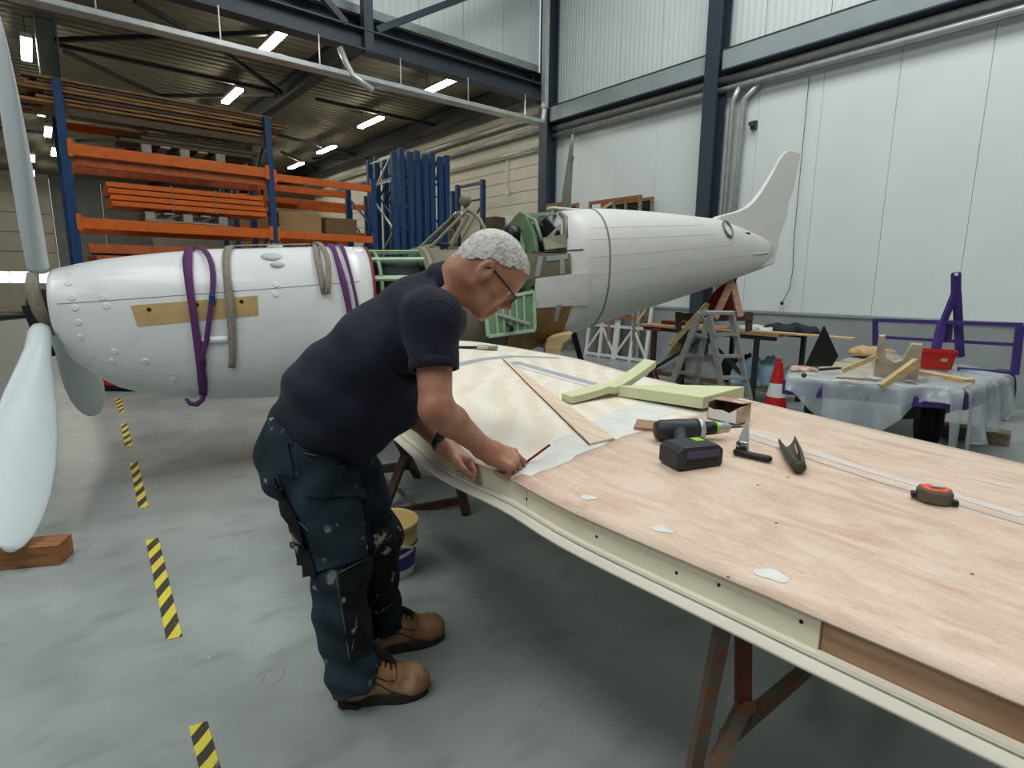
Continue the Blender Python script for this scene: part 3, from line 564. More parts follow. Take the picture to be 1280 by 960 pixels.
for p, s in (((340, 321), 1.25), ((347, 331), .85)):
    r = hit(Tc, *p); c = V(*r[0]); nn = V(*r[1]); nn = nn if nn.dot(c-O) < 0 else -nn
    Rm = np.column_stack([FD, np.cross(nn, FD), nn]); MB().sphere(c, (.06*s, .035*s, .018), 14, Rm).build('cowling_blister', M['seam_lt'], cowl, smooth=True)
r = hit(Tc, 268, 425); c = V(*r[0]); MB().lathe([(-.09, .002), (-.07, .016), (-.02, .026), (.06, .028), (.085, .027)], c-FN*.005, FD, 14).build('air_scoop', M['white'], cowl, smooth=True)
r = hit(Tc, 330, 309.9)
MB().lathe([(0, .06), (.02, .05), (.028, .02)], fus(1.42, 0)-ZX*.005, ZX, 16).build('filler_cap', M['white'], cowl, smooth=True)
# ---- open bay behind the cowling: bulkheads with dark holes and green longerons
for s, g in ((2.12, -.02), (2.5, -.012)):
    o = hull(MB(), [s, s+.025], grow=g).build('bulkhead', M['green'], ac)
    for k in range(5):
        c = V(HUB[0], HUB[1], 0)+FD*(s-.006)+FN*(.30-.12*k)+ZX*(1.56-.012*abs(k-2)); MB().lathe([(0, .04), (.004, .04)], c, FD, 14).build('lightening_hole', M['black'], o)
for th in (.25, .62, 1.05, -.25, -.62, -1.05, 1.5, 2.0, 2.6, -1.5, 3.5):
    MB().bar(fus(2.07, th, -.03), fus(2.53, th, -.02), .035, .022, fus(2.3, th)-fus(2.3, th+math.pi)).build('longeron', M['green_lt'], ac)
hull(MB(), [2.14, 2.48], grow=-.07).build('fuel_tank', M['dark'], ac, smooth=True)
# ---- cockpit section: open-topped tub
ss_m = np.linspace(2.53, 3.97, 25); rows = []
SILL = 1.70
def th_at(s, z, side):
    zt = ft(s); zt = max(zt, 1.72); zb = fb(s); zc = zb+(zt-zb)*.52
    if z >= zt: return 0.
    c_ = ((z-zc)/(zt-zc)) if z > zc else (zc-z)/(zc-zb); e = fex(s)
    t = math.acos(min(1, max(-1, math.copysign(abs(c_)**(e/2), z-zc)))); return t
for s in ss_m:
    zs = 1.712 if s < 2.66 else SILL+.005
    if s > 3.56: zs = SILL+.09
    n_ = 1.30 if 3.06 < s < 3.5 else zs
    ta = th_at(s, min(n_, ft(s)), 1); tb = 2*math.pi-th_at(s, min(zs, ft(s)), -1)
    if s < 2.66: ta = 0.0; tb = 2*math.pi
    rows.append([fus(s, t, -.018*min(1, max(0, (s-3.66)/.06))) for t in np.linspace(ta, tb, 41)])
mb = MB(); mb.loft(rows, False, False); tub = mb.build('cockpit_side', M['olive'], ac, smooth=True, solid=.006, soff=-1)
hull(MB(), [2.515, 2.56], grow=.006).build('windscreen_hoop', M['frame'], ac, smooth=True)
# lower gold-varnished skin patches and paper-white skins, wrapped on the hull
rear_ss = [3.93, 4.05, 4.24, 4.5, 4.8, 5.1, 5.4, 5.7, 6.0, 6.3, 6.6, 6.8, 6.95]
s0_ = lambda t: 3.925-.175*abs(math.sin(t))**2-(.10 if math.cos(t) < -.3 else 0)
rear = MB().loft([[fus(s0_(t), t, .004) for t in TH]]+[[fus(s, t, .004) for t in TH] for s in rear_ss[1:]]).build('rear_fuselage', M['linen'], ac, smooth=True)
full = hull(MB(), [2.6, 2.8, 3.0, 3.2, 3.4, 3.6, 3.75, 3.93, 4.05, 4.24, 4.5, 4.8, 5.1, 5.4, 5.7, 6.0, 6.3, 6.6, 6.8, 6.95], grow=.004); Tf = BVHTree.FromPolygons([Vector(v) for v in full.v], full.f)
patch(Tf, [(656, 317), (712, 317), (713, 342), (656, 350)], 'side_panel', M['olive'], ac, .012, 8)
patch(Tf, [(640, 380), (716, 377), (702, 416), (630, 452)], 'lower_skin_panel', M['gold'], ac, .012, 10)
patch(Tf, [(669, 348), (735, 340), (735, 380), (668, 385)], 'white_skin_panel', M['linen'], ac, .016, 8)
for pl in ([(672, 321), (678, 321), (673, 345), (667, 346)], [(682, 321), (709, 318), (709, 324), (682, 327)], [(698.5, 324), (704, 324), (705, 342), (699, 343)], [(694, 381), (701, 380), (696, 400), (691, 401)]):
    patch(Tf, pl, 'tape_piece', M['greytape'], ac, .018, 3)
seam(Tf, [(664, 316.5), (729, 312)], 'skin_seam', ac, 'dark', .006)
# frame line round the fuselage and plank lines along the rear skin
rr_ = hull(MB(), [4.234, 4.252], grow=.008, caps=False).build('frame_line', M['seam'], rear, smooth=True)
for a, b in (((735, 300), (895, 293)), ((733, 345), (940, 318)), ((730, 372), (925, 335)), ((738, 285), (880, 281)), ((737, 322), (915, 306))): seam(Tf, [a, b], 'plank_line', rear, 'seam_lt', .0022)
# ring roundel and slots near the tail
r = hit(Tf, 909.5, 286); c = V(*r[0]); nn = V(*r[1]); nn = nn if nn.dot(c-O) < 0 else -nn; d_, s_, u_ = basis(nn)
MB().tube([c+nn*.004+(s_*.075*math.cos(2*math.pi*i/24)+u_*.095*math.sin(2*math.pi*i/24)) for i in range(24)], .012, 6, closed=True).build('inspection_ring', M['greyprimer'], ac, smooth=True)
for p in ((934, 291.5), (951, 291.5)):
    r = hit(Tf, *p)
    if r[0] is not None: MB().bar(V(*r[0])-FD*.045, V(*r[0])+FD*.045, .012, .018).build('slot', M['dark'], ac)
seam(Tf, [(941, 318), (960, 316)], 'tail_light', ac, 'seam_lt', .012)
# fin
fo = [(5.85, 2.10), (6.02, 2.185), (6.32, 2.26), (6.45, 2.31), (6.556, 2.38), (6.66, 2.49), (6.777, 2.64), (6.85, 2.74), (6.913, 2.845), (6.98, 2.93), (7.046, 2.98), (7.12, 3.0), (7.31, 2.992), (7.22, 2.565), (7.15, 2.40), (7.13, 2.23), (7.04, 2.05), (6.95, 1.68), (6.5, 1.6), (6.0, 1.75)]
mb = MB(); pts = []
fp = lambda s, z, k: V(HUB[0], HUB[1], 0)+FD*s+ZX*z+FN*k
zth = lambda z: .055*max(.25, 1-(z-1.9)/1.3)
A_ = [fp(s, z, zth(z)) for s, z in fo]; B_ = [fp(s, z, -zth(z)) for s, z in fo]; n = len(fo)
mb.add(A_+B_, [tuple(range(n)), tuple(range(n, 2*n))[::-1]]+[(i, n+i, n+(i+1) % n, (i+1) % n) for i in range(n)])
mb.build('tail_fin', M['linen'], ac, bevel=.02, seg=3)
# aerial mast behind the cockpit
MB().loft([[fp(s0+dx, z, dy) for dx, dy in ((-w_, 0), (-w_*.4, w_*.35), (w_*.6, w_*.3), (w_, 0), (w_*.6, -w_*.3), (-w_*.4, -w_*.35))] for s0, z, w_ in ((4.03, 2.05, .06), (4.04, 2.3, .05), (4.06, 2.5, .038), (4.075, 2.68, .024), (4.085, 2.82, .012))]).build('aerial_mast', M['greyprimer'], ac, smooth=True)
MB().box(fp(4.083, 2.60, 0), (.02, .05, .04), FD).build('aerial_lug', M['greyprimer'], ac)
MB().box(fp(4.05, 2.135, 0), (.42, .1, .025), FD).build('mast_plinth', M['linen'], ac, bevel=.01)
# ---- windscreen: sloped flat pane with two triangular quarter panes, hoop and mirror
wb_ = [fp(2.60, 1.72, .17), fp(2.60, 1.72, -.17)]; wt_ = [fp(2.95, 2.045, .12), fp(2.95, 2.045, -.12)]
for a, b in ((wb_[0], wt_[0]), (wb_[1], wt_[1]), (wb_[0], wb_[1]), (wt_[0], wt_[1])): MB().bar(a, b, .035, .02, fp(0, 0, 0)*0+FD*-.7+ZX*.7).build('windscreen_frame', M['frame'], ac, bevel=.006)
MB().prism([wb_[0], wb_[1], wt_[1], wt_[0]], FD*.008).build('windscreen_pane', M['glass'], ac)
for sg in (1, -1):
    pb_ = [fp(2.60, 1.72, .17*sg), fp(3.06, 1.715, .36*sg), fp(3.0, 2.02, .17*sg), fp(2.95, 2.045, .12*sg)]
    MB().prism(pb_, FN*.006*sg).build('quarter_pane', M['glass'], ac)
    MB().bar(pb_[0], pb_[1], .05, .03).build('windscreen_frame', M['frame'], ac)
    MB().bar(fp(2.75, 1.73, .24*sg), fp(2.95, 2.0, .15*sg), .035, .03).build('windscreen_frame', M['frame'], ac)
hp = [fp(3.06-.05*math.cos(t), 1.715+.345*math.cos(t)**.8 if math.cos(t) > 0 else 1.715, .37*math.sin(t)) for t in np.linspace(-math.pi/2, math.pi/2, 15)]
for i, q in enumerate(hp): hp[i] = fp(3.06-.08*((q[2]-1.715)/.345), q[2], (q-V(HUB[0], HUB[1], 0)).dot(FN))
mb = MB(); mb.tube(hp, .018, 8); mb.build('canopy_hoop', M['frame'], ac, smooth=True)
MB().sphere(fp(2.99, 2.145, 0), (.055, .06, .055), 16).build('rear_view_mirror', M['greyprimer'], ac, smooth=True); MB().bar(fp(2.99, 2.04, 0), fp(2.99, 2.12, 0), .03, .02, FD).build('mirror_stem', M['greyprimer'], ac)
MB().sphere(fp(2.93, 2.02, 0), (.05, .13, .03), 14, np.column_stack([FD, FN, ZX])).build('windscreen_crown', M['silver'], ac, smooth=True)
MB().box(fp(2.72, 1.66, 0), (.1, .5, .2), FD).build('instrument_panel', M['black'], ac, bevel=.01)
MB().box(fp(2.85, 1.80, 0), (.03, .06, .18), FD).build('gun_sight', M['silver'], ac, bevel=.005)
# ---- seat bulkhead with headrest
so = [(-.36, 1.20), (-.36, 1.62), (-.27, 1.85), (-.12, 2.03), (0, 2.075), (.12, 2.03), (.27, 1.85), (.36, 1.62), (.36, 1.20)]
sb = MB().prism([fp(3.50+(z-1.2)*.03, z, y) for y, z in so], FD*.03).build('seat_bulkhead', M['green'], ac, bevel=.008)
mb = MB(); mb.tube([fp(3.52+(z-1.2)*.03, z, y) for y, z in so], .022, 8); mb.build('bulkhead_rim', M['green'], sb, smooth=True)
MB().prism([fp(3.49+(z-1.2)*.03, z, y) for y, z in ((-.17, 1.45), (-.17, 1.75), (-.07, 1.9), (.07, 1.9), (.17, 1.75), (.17, 1.45))], FD*-.012).build('stiffener_plate', M['green_lt'], sb, bevel=.004)
mb = MB(); mb.lathe([(0, .085), (-.03, .095), (-.09, .09), (-.12, .06)], fp(3.5, 1.87, 0), FD, 18); mb.build('headrest', M['black'], sb, smooth=True)
for z in (1.3, 1.4, 1.5, 1.6, 1.7): MB().lathe([(-.02, .01), (.03, .01)], fp(3.50, z, .345), FD, 8).build('bolt', M['dark'], sb)
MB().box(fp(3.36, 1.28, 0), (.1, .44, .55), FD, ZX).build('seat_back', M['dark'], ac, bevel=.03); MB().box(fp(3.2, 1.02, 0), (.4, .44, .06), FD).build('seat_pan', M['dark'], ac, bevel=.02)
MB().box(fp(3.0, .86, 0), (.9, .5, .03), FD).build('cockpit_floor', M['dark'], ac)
# ---- rear glazing
MB().bar(fp(3.54, 2.055, 0), fp(3.95, 2.09, 0), .06, .03).build('glazing_spine', M['green_lt'], ac)
for sg in (1, -1):
    q = [fp(3.55, 2.05, .06*sg), fp(3.93, 2.085, .07*sg), fp(3.78, 1.84, .405*sg), fp(3.55, 1.80, .385*sg)]; q2 = fp(3.87, 2.02, .26*sg); q3 = fp(3.55, 1.98, .26*sg)
    MB().add([q[0], q[1], q2, q[2], q[3], q3], [(0, 1, 2, 5), (5, 2, 3, 4)]).build('rear_pane', M['glass'], ac, solid=.006)
    MB().tube([q[1], q2, q[2]], .025, 8).build('glazing_frame', M['frame'], ac, smooth=True); MB().tube([q[0], q3, q[3]], .018, 8).build('glazing_frame', M['green'], ac, smooth=True)
    MB().add([q[3]+ZX*.02, q[2]+ZX*.02, fp(3.76, 1.745, .44*sg), fp(3.55, 1.715, .435*sg)], [(0, 1, 2, 3)]).build('sill_strip', M['frame'], ac, solid=.02)
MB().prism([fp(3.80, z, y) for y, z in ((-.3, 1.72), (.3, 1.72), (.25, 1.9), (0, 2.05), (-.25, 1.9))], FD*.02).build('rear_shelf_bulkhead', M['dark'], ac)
MB().box(fp(3.66, 1.86, .12), (.1, .1, .24), FD).build('voltage_box', M['black'], ac, bevel=.03); MB().bar(fp(3.66, 1.8, .26), fp(3.86, 1.95, .2), .02, .05).build('stay', M['silver'], ac)
# ---- cockpit door hanging open, green inside with ribs, strut and handle
dz = [aty(u, v, y) for u, v, y in ((606, 377, 4.72), (667, 365, 4.92), (668, 413, 4.86), (610, 421, 4.66))]
e1 = nrm(dz[1]-dz[0]); e2 = nrm(dz[3]-dz[0]); dn = nrm(np.cross(e1, e2)); dn = dn if dn[1] < 0 else -dn
dr = MB().prism(dz, -dn*.012).build('cockpit_door', M['green'], ac)
for i in range(4): MB().bar(dz[i], dz[(i+1) % 4], .03, .03, dn).build('door_rim', M['green_lt'], dr, bevel=.004)
for k in (.2, .34, .48, .62, .78): MB().bar(dz[0]+(dz[1]-dz[0])*k+dn*.006, dz[3]+(dz[2]-dz[3])*k+dn*.006, .018, .014, dn).build('door_rib', M['green_lt'], dr)
dp = lambda a, b: dz[0]*(1-a)*(1-b)+dz[1]*a*(1-b)+dz[2]*a*b+dz[3]*(1-a)*b
MB().bar(dp(.22, .42)+dn*.03, dp(.86, .82)+dn*.03, .026, .012, dn).build('door_strut', M['greytape'], dr)
MB().tube([dp(.36, .72)+dn*.03, dp(.45, .82)+dn*.05, dp(.47, .95)+dn*.04], [.012, .016, .02], 8).build('door_handle', M['black'], dr, smooth=True)
MB().tube([dp(.38, .9)+dn*.02, dp(.5, .82)+dn*.02], .006, 6).build('latch_wire', M['silver'], dr)
# ---- wing-root fairing stub
MB().prism([aty(u, v, 5.02) for u, v in ((681, 446), (681.5, 433), (684, 425), (690, 420.5), (700, 418), (716, 416), (713, 423), (704, 430), (701, 438), (701, 446))], (0, .22, 0)).build('wing_root_fairing', M['pine'], ac, bevel=.006)
MB().bar(aty(690, 428, 5.35), aty(690, 402, 5.45), .06, .1, FD).build('fairing_rib', M['gold'], ac)
# ---- propeller: hub, blades, at rest
view = lambda p: nrm(p-O)
MB().lathe([(-.12, .03), (-.11, .06), (-.08, .09), (-.03, .10), (.02, .10), (.06, .10)], HUB-FD*.0, FD, 20).build('propeller_hub', M['rustbrown'], ac, smooth=True)
MB().tube([HUB+FN*.12-FD*.04+ZX*.20, HUB+FN*.14-FD*.05+ZX*.10, HUB+FN*.14-FD*.03-ZX*.03, HUB+FN*.10+FD*.0-ZX*.20], [.03, .04, .04, .03], 8).build('hub_wrapping', M['greyweb'], ac, smooth=True)
MB().bar(HUB+FN*.14-FD*.08+ZX*.0, HUB+FN*.10-FD*.02-ZX*.34, .07, .03, FN).build('hub_bracket', M['dark'], ac)
def blade(e, L, chord, prof, name='propeller_blade'):
    e = nrm(e); ch = nrm(chord-e*chord.dot(e)); th = np.cross(e, ch); rings = []
    for r, cw, tk, sw in prof:
        c = HUB-FD*.03+e*r*L+ch*sw
        rings.append([c+ch*cw*math.cos(t)*.5+th*tk*math.sin(t)*.5 for t in np.linspace(0, 2*math.pi, 25)[:-1]])
    return MB().loft(rings).build(name, M['blade'], ac, smooth=True)
prof = [(.13, .02, .02, 0), (.131, .10, .10, 0), (.16, .125, .122, 0), (.24, .135, .12, 0), (.34, .19, .09, 0), (.46, .26, .065, 0), (.58, .305, .05, 0), (.70, .315, .04, 0), (.80, .295, .032, 0), (.88, .25, .026, 0), (.94, .19, .02, 0), (.98, .11, .015, 0), (1.0, .03, .01, 0)]
tip1 = atz(12, 690, .13)-V(0, 0, 0); e1b = tip1-(HUB-FD*.03); L1 = np.linalg.norm(e1b); vd = view(HUB+e1b*.5)
blade(e1b, L1, np.cross(e1b, vd)+.35*vd*L1, prof)
up_p = aty(-22, -70, 3.2); e2b = up_p-(HUB-FD*.03); vd = view(HUB+e2b*.5); c2 = np.cross(e2b, vd)
prof2 = [(.13, .02, .02, 0), (.131, .105, .10, 0), (.15, .12, .115, 0), (.3, .15, .115, 0), (.45, .22, .10, 0), (.6, .27, .085, 0), (.75, .28, .06, 0), (.88, .23, .04, 0), (.96, .14, .02, 0), (1, .03, .01, 0)]
blade(e2b, 1.75, nrm(c2)*.25+vd*1.0, prof2)
tip3 = aty(124, 516, 4.75); e3b = tip3-(HUB-FD*.03); vd = view(HUB+e3b*.6)
blade(e3b, np.linalg.norm(e3b), nrm(np.cross(e3b, vd))*.65+vd*.75, prof)
c0 = aty(62, 391, 3.72); MB().tube([aty(-20, 399, 3.72), c0, HUB-FD*.08], .022, 8).build('turning_bar', M['black'], ac, smooth=True)
# tan propeller hub strap etc. stays with the aircraft; cradle under the belly
def cradle_post(p, h, label):
    t = thing('support_stand', label, 'stand', (p[0], p[1], 0)); b = V(p[0], p[1], 0)
    MB().bar(b+ZX*.02, b+ZX*h, .07, .07, FD).build('post', M['dark_steel'], t); MB().bar(b-FN*.3+ZX*.03, b+FN*.3+ZX*.03, .07, .06).build('foot', M['dark_steel'], t); MB().bar(b-FN*.25+ZX*h, b+FN*.25+ZX*h, .1, .05).build('pad', M['pine'], t)
pc = V(HUB[0], HUB[1], 0)+FD*2.75; cradle_post(pc, .57, 'dark stand carrying the fuselage under the cockpit, hidden behind the worker')
# ------------------------------------------------------------------ lifting slings over the cowling
def sling(s0, s1, t0, t1, wd, label, m, twist=.0, lift=.012, hang=0, end_tag=None):
    t = thing('lifting_strap', label, 'strap', fus(s0, 0)); n = 40; L = []; R = []
    for i in range(n+1):
        a = i/n; th = t0+(t1-t0)*a; s = s0+(s1-s0)*a+.012*math.sin(a*9); w_ = wd*(1-.25*abs(math.sin(a*7+twist)))
        L.append(fus(s-w_/2, th, lift)); R.append(fus(s+w_/2, th, lift+.004))
    if hang:
        for k in range(1, 4): L.append(L[n]-ZX*hang*k/3+FN*.012*k); R.append(R[n]-ZX*hang*k/3+FN*.012*k)
    m_ = MB(); vs = [p for q in zip(L, R) for p in q]; m_.add(vs, [(2*i, 2*i+1, 2*i+3, 2*i+2) for i in range(len(L)-1)])
    m_.build('webbing', M[m], t, smooth=True, solid=.006, soff=1); return t, L, R
t, L, R = sling(.84, .85, -.9, 2.55, .06, 'purple lifting strap looped round the cowling near the tan panel', 'purple', 0)
m_ = MB(); LL = []; RR = []
for i in range(14):
    a = i/13; th = .12+1.85*a; s = .86+.105*math.sin(min(1, a*1.1)*math.pi)**.8; LL.append(fus(s, th, .020)); RR.append(fus(s+.034, th, .022))
m_.add([p for q in zip(LL, RR) for p in q], [(2*i, 2*i+1, 2*i+3, 2*i+2) for i in range(13)]); m_.build('second_strand', M['purple'], t, smooth=True, solid=.006, soff=1)
q = fus(.965, 1.33, .02); MB().box(q, (.04, .02, .075), FD).build('blue_tag', M['blue'], t, bevel=.01)
e = fus(.845, 2.55, .015); m_ = MB(); m_.tube([e+FD*.015, e+FD*.0-ZX*.035+FN*.01, e-FD*.035-ZX*.062+FN*.02, e-FD*.075-ZX*.055+FN*.01, e-FD*.10-ZX*.02], [.016, .018, .018, .016, .012], 8); m_.build('loop_end', M['purple'], t, smooth=True)
t, L, R = sling(1.12, 1.045, -.6, 2.0, .06, 'grey webbing strap hanging down the cowling with a stitched end', 'greyweb', 1.0)
m_ = MB(); LL = []; RR = []
for i in range(12):
    a = i/11; s = 1.12+(1.66-1.12)*a; LL.append(fus(s, .12, .016)); RR.append(fus(s, .22, .016))
t4 = thing('lifting_strap', 'grey strap running along the cowling top with a looped end', 'strap', fus(1.4, 0)); m_.add([p for q in zip(LL, RR) for p in q], [(2*i, 2*i+1, 2*i+3, 2*i+2) for i in range(11)]); m_.build('webbing', M['greyweb'], t4, smooth=True, solid=.006, soff=1)
for ds in (-.03, .04):
    LL = [fus(1.68+ds*abs(math.sin(a*math.pi*.9)), .1+1.22*a, .018+.012*(ds > 0)) for a in np.linspace(0, 1, 12)]; RR = [fus(1.72+ds*abs(math.sin(a*math.pi*.9)), .1+1.22*a, .018+.012*(ds > 0)) for a in np.linspace(0, 1, 12)]
    m_ = MB(); m_.add([p for q in zip(LL, RR) for p in q], [(2*i, 2*i+1, 2*i+3, 2*i+2) for i in range(11)]); m_.build('loop_strand', M['greyweb'], t4, smooth=True, solid=.006, soff=1)
sling(1.76, 1.90, -.6, 2.3, .05, 'purple lifting strap over the rear of the cowling, behind the worker', 'purple', 2.0)
sling(1.83, 1.96, -.6, 2.3, .03, 'narrow purple strap beside the rear purple strap', 'purple', .5, lift=.016)
# wooden block under the lower blade
q = atz(30, 719, 0); d_ = nrm(V(1, .25, 0)); c = q+V(-.12, .12, 0)
one(MB().box(c+ZX*.055, (.42, .14, .11), d_), 'wood_block', 'brown wooden block on the floor under the lower propeller blade', 'block', M['blockwood'], bevel=.004)
# ================================================================== RIGHT BACKGROUND: bench, ladder, cones, trailer
bnch = atz(905, 495, 0)
# bench: table top at .86 running along the wall direction; corners from their directions
def at_h(u, v, z): return atz(u, v, z)
t1, t2_, t3_, t4_ = at_h(803, 405, .88), at_h(962, 418.5, .88), at_h(1020, 414, .88), at_h(860, 398, .88)
bt = thing('work_bench', 'cluttered wooden work bench on black steel legs beneath the tail', 'bench', V(t1[0], t1[1], 0))
n1 = t1; n2 = at_h(968, 418, .88); dirx = nrm((n2-n1)*V(1, 1, 0)); dy_ = V(-dirx[1], dirx[0], 0)
W_ = .8; Ln = np.linalg.norm(n2-n1)
def bp(a, b, z): return n1*V(1, 1, 0)+dirx*a*Ln+dy_*b*W_+ZX*z
for i in range(4): MB().box(bp(.5, .125+i*.25, .865), (Ln+.1, W_/4-.006, .03), dirx).build('top_board', M['timber'] if i % 2 else M['spar_wood'], bt)
for a, b in ((.09, .06), (.35, .06), (.88, .06), (.05, .94), (.5, .94), (1.0, .94)): MB().bar(bp(a, b, 0), bp(a, b, .85), .05, .05, dirx).build('leg', M['dark_steel'], bt)
for b in (.06, .94): MB().bar(bp(0, b, .825), bp(1, b, .825), .05, .05).build('rail', M['dark_steel'], bt)
for b in (.02, .98): pass
MB().bar(bp(.50, .06, .8), bp(.88, .06, .25), .035, .035).build('brace', M['dark_steel'], bt); MB().bar(bp(.09, .06, .25), bp(.5, .06, .75), .035, .035).build('brace', M['dark_steel'], bt)
MB().box(bp(.5, .5, .2), (Ln, W_*.9, .02), dirx).build('lower_shelf', M['card_dk'], bt)
# heaps of cloth and film on the lower shelf
def heap(c, r, m, name, label, cat, seed=0, n=44, h=.2):
    mb = MB(); rs = np.random.default_rng(seed); rings = []; ph = rs.uniform(0, 6, 8)
    for i in range(15):
        q = i/14; row = []
        for k in range(n):
            t = 2*math.pi*k/n; f = 1+.16*math.sin(3*t+ph[0])+.1*math.sin(7*t+ph[1]+q*3)+.07*math.sin(11*t+ph[2]+q*5)
            x = math.cos(t)*f*math.cos(q*1.5); y = math.sin(t)*f*math.cos(q*1.5); hz = 0
            for o_ in (1.7, 3.9, 8.1): hz += .55*(math.sin(o_*(x*1.3+y*.7)*1.5+ph[3]+o_)+math.sin(o_*(y*1.6-x*.5)*1.5+ph[4]))**2/o_
            row.append(V(*c)+dirx*x*r[0]+dy_*y*r[1]+ZX*h*(min(1, q*2.2)*(.5+.16*min(hz, 2.2))*(1-.12*q)))
        rings.append(row)
    return one(mb.loft(rings), name, label, cat, M[m], smooth=True)
heap(bp(.33, .5, .21), (.42, .3), 'cloth_wh', 'dust_sheet', 'crumpled white sheet under the bench, left of the ladder', 'sheet', 1, h=.46)
heap(bp(.80, .45, .21), (.26, .3), 'cloth_blue', 'dust_sheet', 'crumpled pale blue sheet under the bench beside the cone', 'sheet', 2, h=.52)
heap(bp(.62, .62, .21), (.2, .22), 'cloth_nv', 'cloth_bundle', 'dark bundle of cloth under the bench behind the ladder', 'cloth', 3, h=.5)
heap(bp(.96, .9, .21), (.2, .2), 'cloth_wh', 'cloth_bundle', 'pale bundle of cloth at the right end under the bench', 'cloth', 4, h=.36)
# things on the bench
b = bp(.16, .4, .88); one(MB().box(b+ZX*.025, (.34, .16, .05), dirx), 'red_plank', 'short red-brown board lying on the left of the bench', 'board', M['rustred'], bevel=.004)
b = bp(.27, .4, .88); t = thing('spray_bottle', 'small grey bottle standing on the bench beside the red-brown board', 'bottle', b); MB().lathe([(0, .03), (.1, .03), (.12, .02)], b, ZX, 12).build('body', M['greytape'], t, smooth=True); MB().lathe([(0, .012), (.04, .012)], b+ZX*.12, ZX, 8).build('cap', M['whitep'], t)
b = bp(.70, .6, .88); one(MB().box(b+ZX*.02, (.5, .2, .04), nrm(dirx+dy_*.3)), 'board_offcut', 'pale board offcut lying on the bench right of the ladder', 'board', M['pine'], bevel=.003)
heap(bp(.83, .55, .881), (.3, .2), 'cloth_wh', 'paper_pile', 'pile of pale crumpled paper on the right of the bench', 'paper', 7, h=.1)
heap(bp(.97, .6, .881), (.3, .22), 'cloth_nv', 'cloth_bundle', 'dark cloth thrown over the right end of the bench top', 'cloth', 8, h=.15)
b = bp(.95, .1, .885); one(MB().box(b+dirx*.35+ZX*.01, (1.1, .12, .018), dirx), 'ply_strip', 'thin pale strip sticking out over the right end of the bench', 'strip', M['pine'])
# wooden A-frame with a dark red panel carrying the tail
tb = V(HUB[0], HUB[1], 0)+FD*6.35
yt = float(tb[1])
tf = thing('tail_trestle', 'wooden A-frame with a dark red panel propping up the tail', 'trestle', V(tb[0], tb[1], .88))
for (a, b_, w_, m_) in (((884, 380), (838, 432), .05, 'pine'), ((918, 345), (893, 398), .07, 'spar_wood'), ((915, 350), (925, 396), .07, 'spar_wood'), ((884, 380), (874, 402), .04, 'pine')):
    MB().bar(aty(*a, yt+.0), aty(*b_, yt-.12), w_, .05, (0, 1, 0)).build('frame_leg', M[m_], tf)
pz = [aty(u, v, yt+.12) for u, v in ((886, 372), (900, 358), (917, 348), (921, 395), (875, 395))]
MB().prism(pz, (0, .025, 0)).build('red_panel', M['darkred'], tf); MB().bar(aty(919, 336, yt), aty(916, 360, yt), .03, .08, (0, 1, 0)).build('wedge', M['rustbrown'], tf)
MB().bar(aty(850, 396, yt+.1), aty(940, 396, yt+.1), .08, .09).build('cross_beam', M['timber_dk'], tf)
MB().bar(aty(848, 390, yt-.1), aty(848, 413, yt-.1), .06, .06, (0, 1, 0)).build('stub_leg', M['timber_dk'], tf); MB().bar(aty(936, 390, yt+.1), aty(936, 416, yt+.1), .06, .06, (0, 1, 0)).build('stub_leg', M['timber_dk'], tf)
# red screw jack under the bench
b = atz(832, 470, 0); b = bp(.16, -.12, 0); t = thing('screw_jack', 'red steel jack stand in front of the bench, left of the ladder', 'jack', b)
MB().bar(b+ZX*.05, b+ZX*.80, .035, .035, dirx).build('spindle', M['rustred'], t); MB().box(b+ZX*.82, (.12, .1, .03)).build('head', M['rustred'], t)
for k in range(3): MB().bar(b+ZX*.3, b+V(math.cos(k*2.1+.5), math.sin(k*2.1+.5), 0)*.17+ZX*.012, .03, .02).build('leg', M['rustred'], t)
# wooden crate under the bench end
b = bp(.13, .6, .22); one(MB().prism([b+dirx*x+ZX*z for x, z in ((-.2, 0), (.22, 0), (.22, .22), (0, .4), (-.2, .12))], dy_*.05), 'ply_offcut', 'pointed plywood offcut leaning under the left end of the bench', 'plywood', M['tan'])
# step ladder
ly = 5.3
tl_ = thing('step_ladder', 'dusty aluminium double step ladder standing before the bench', 'ladder', atz(890, 510, 0))
topz = None
Lp = lambda u, v, y: aty(u, v, y)
F1t, F1b = Lp(886, 391, ly), Lp(903, 490, ly-.1); F2t, F2b = Lp(914, 391, ly), Lp(938, 505, ly-.1)
B1t, B1b = Lp(876, 391, ly+.04), Lp(840, 478, ly+.25); B2t, B2b = Lp(884, 398, ly+.3), Lp(868, 488, ly+.4)
def ext(a, b): d = b-a; return a+d*(a[2]/(a[2]-b[2]))
fr = []
for a, b_ in ((F1t, F1b), (F2t, F2b), (B1t, B1b), (B2t, B2b)):
    e = ext(a, b_)+ZX*.005; MB().bar(a, e, .065, .028, (1, .4, 0)).build('stile', M['alu'], tl_, bevel=.004); fr.append((a, e))
    MB().box(e+ZX*.012, (.08, .05, .035), dirx).build('rubber_foot', M['black'], tl_)
for k in (.17, .34, .51, .68, .85):
    MB().bar(fr[0][0]+(fr[0][1]-fr[0][0])*k, fr[1][0]+(fr[1][1]-fr[1][0])*k, .09, .025).build('step', M['alu'], tl_); MB().bar(fr[2][0]+(fr[2][1]-fr[2][0])*k, fr[3][0]+(fr[3][1]-fr[3][0])*k, .08, .025).build('step', M['alu'], tl_)
MB().bar(F1t-dirx*.04, F2t+dirx*.03, .12, .035).build('top_cap', M['alu'], tl_, bevel=.006); MB().bar(F1t, B1t, .04, .05).build('hinge', M['alu'], tl_)
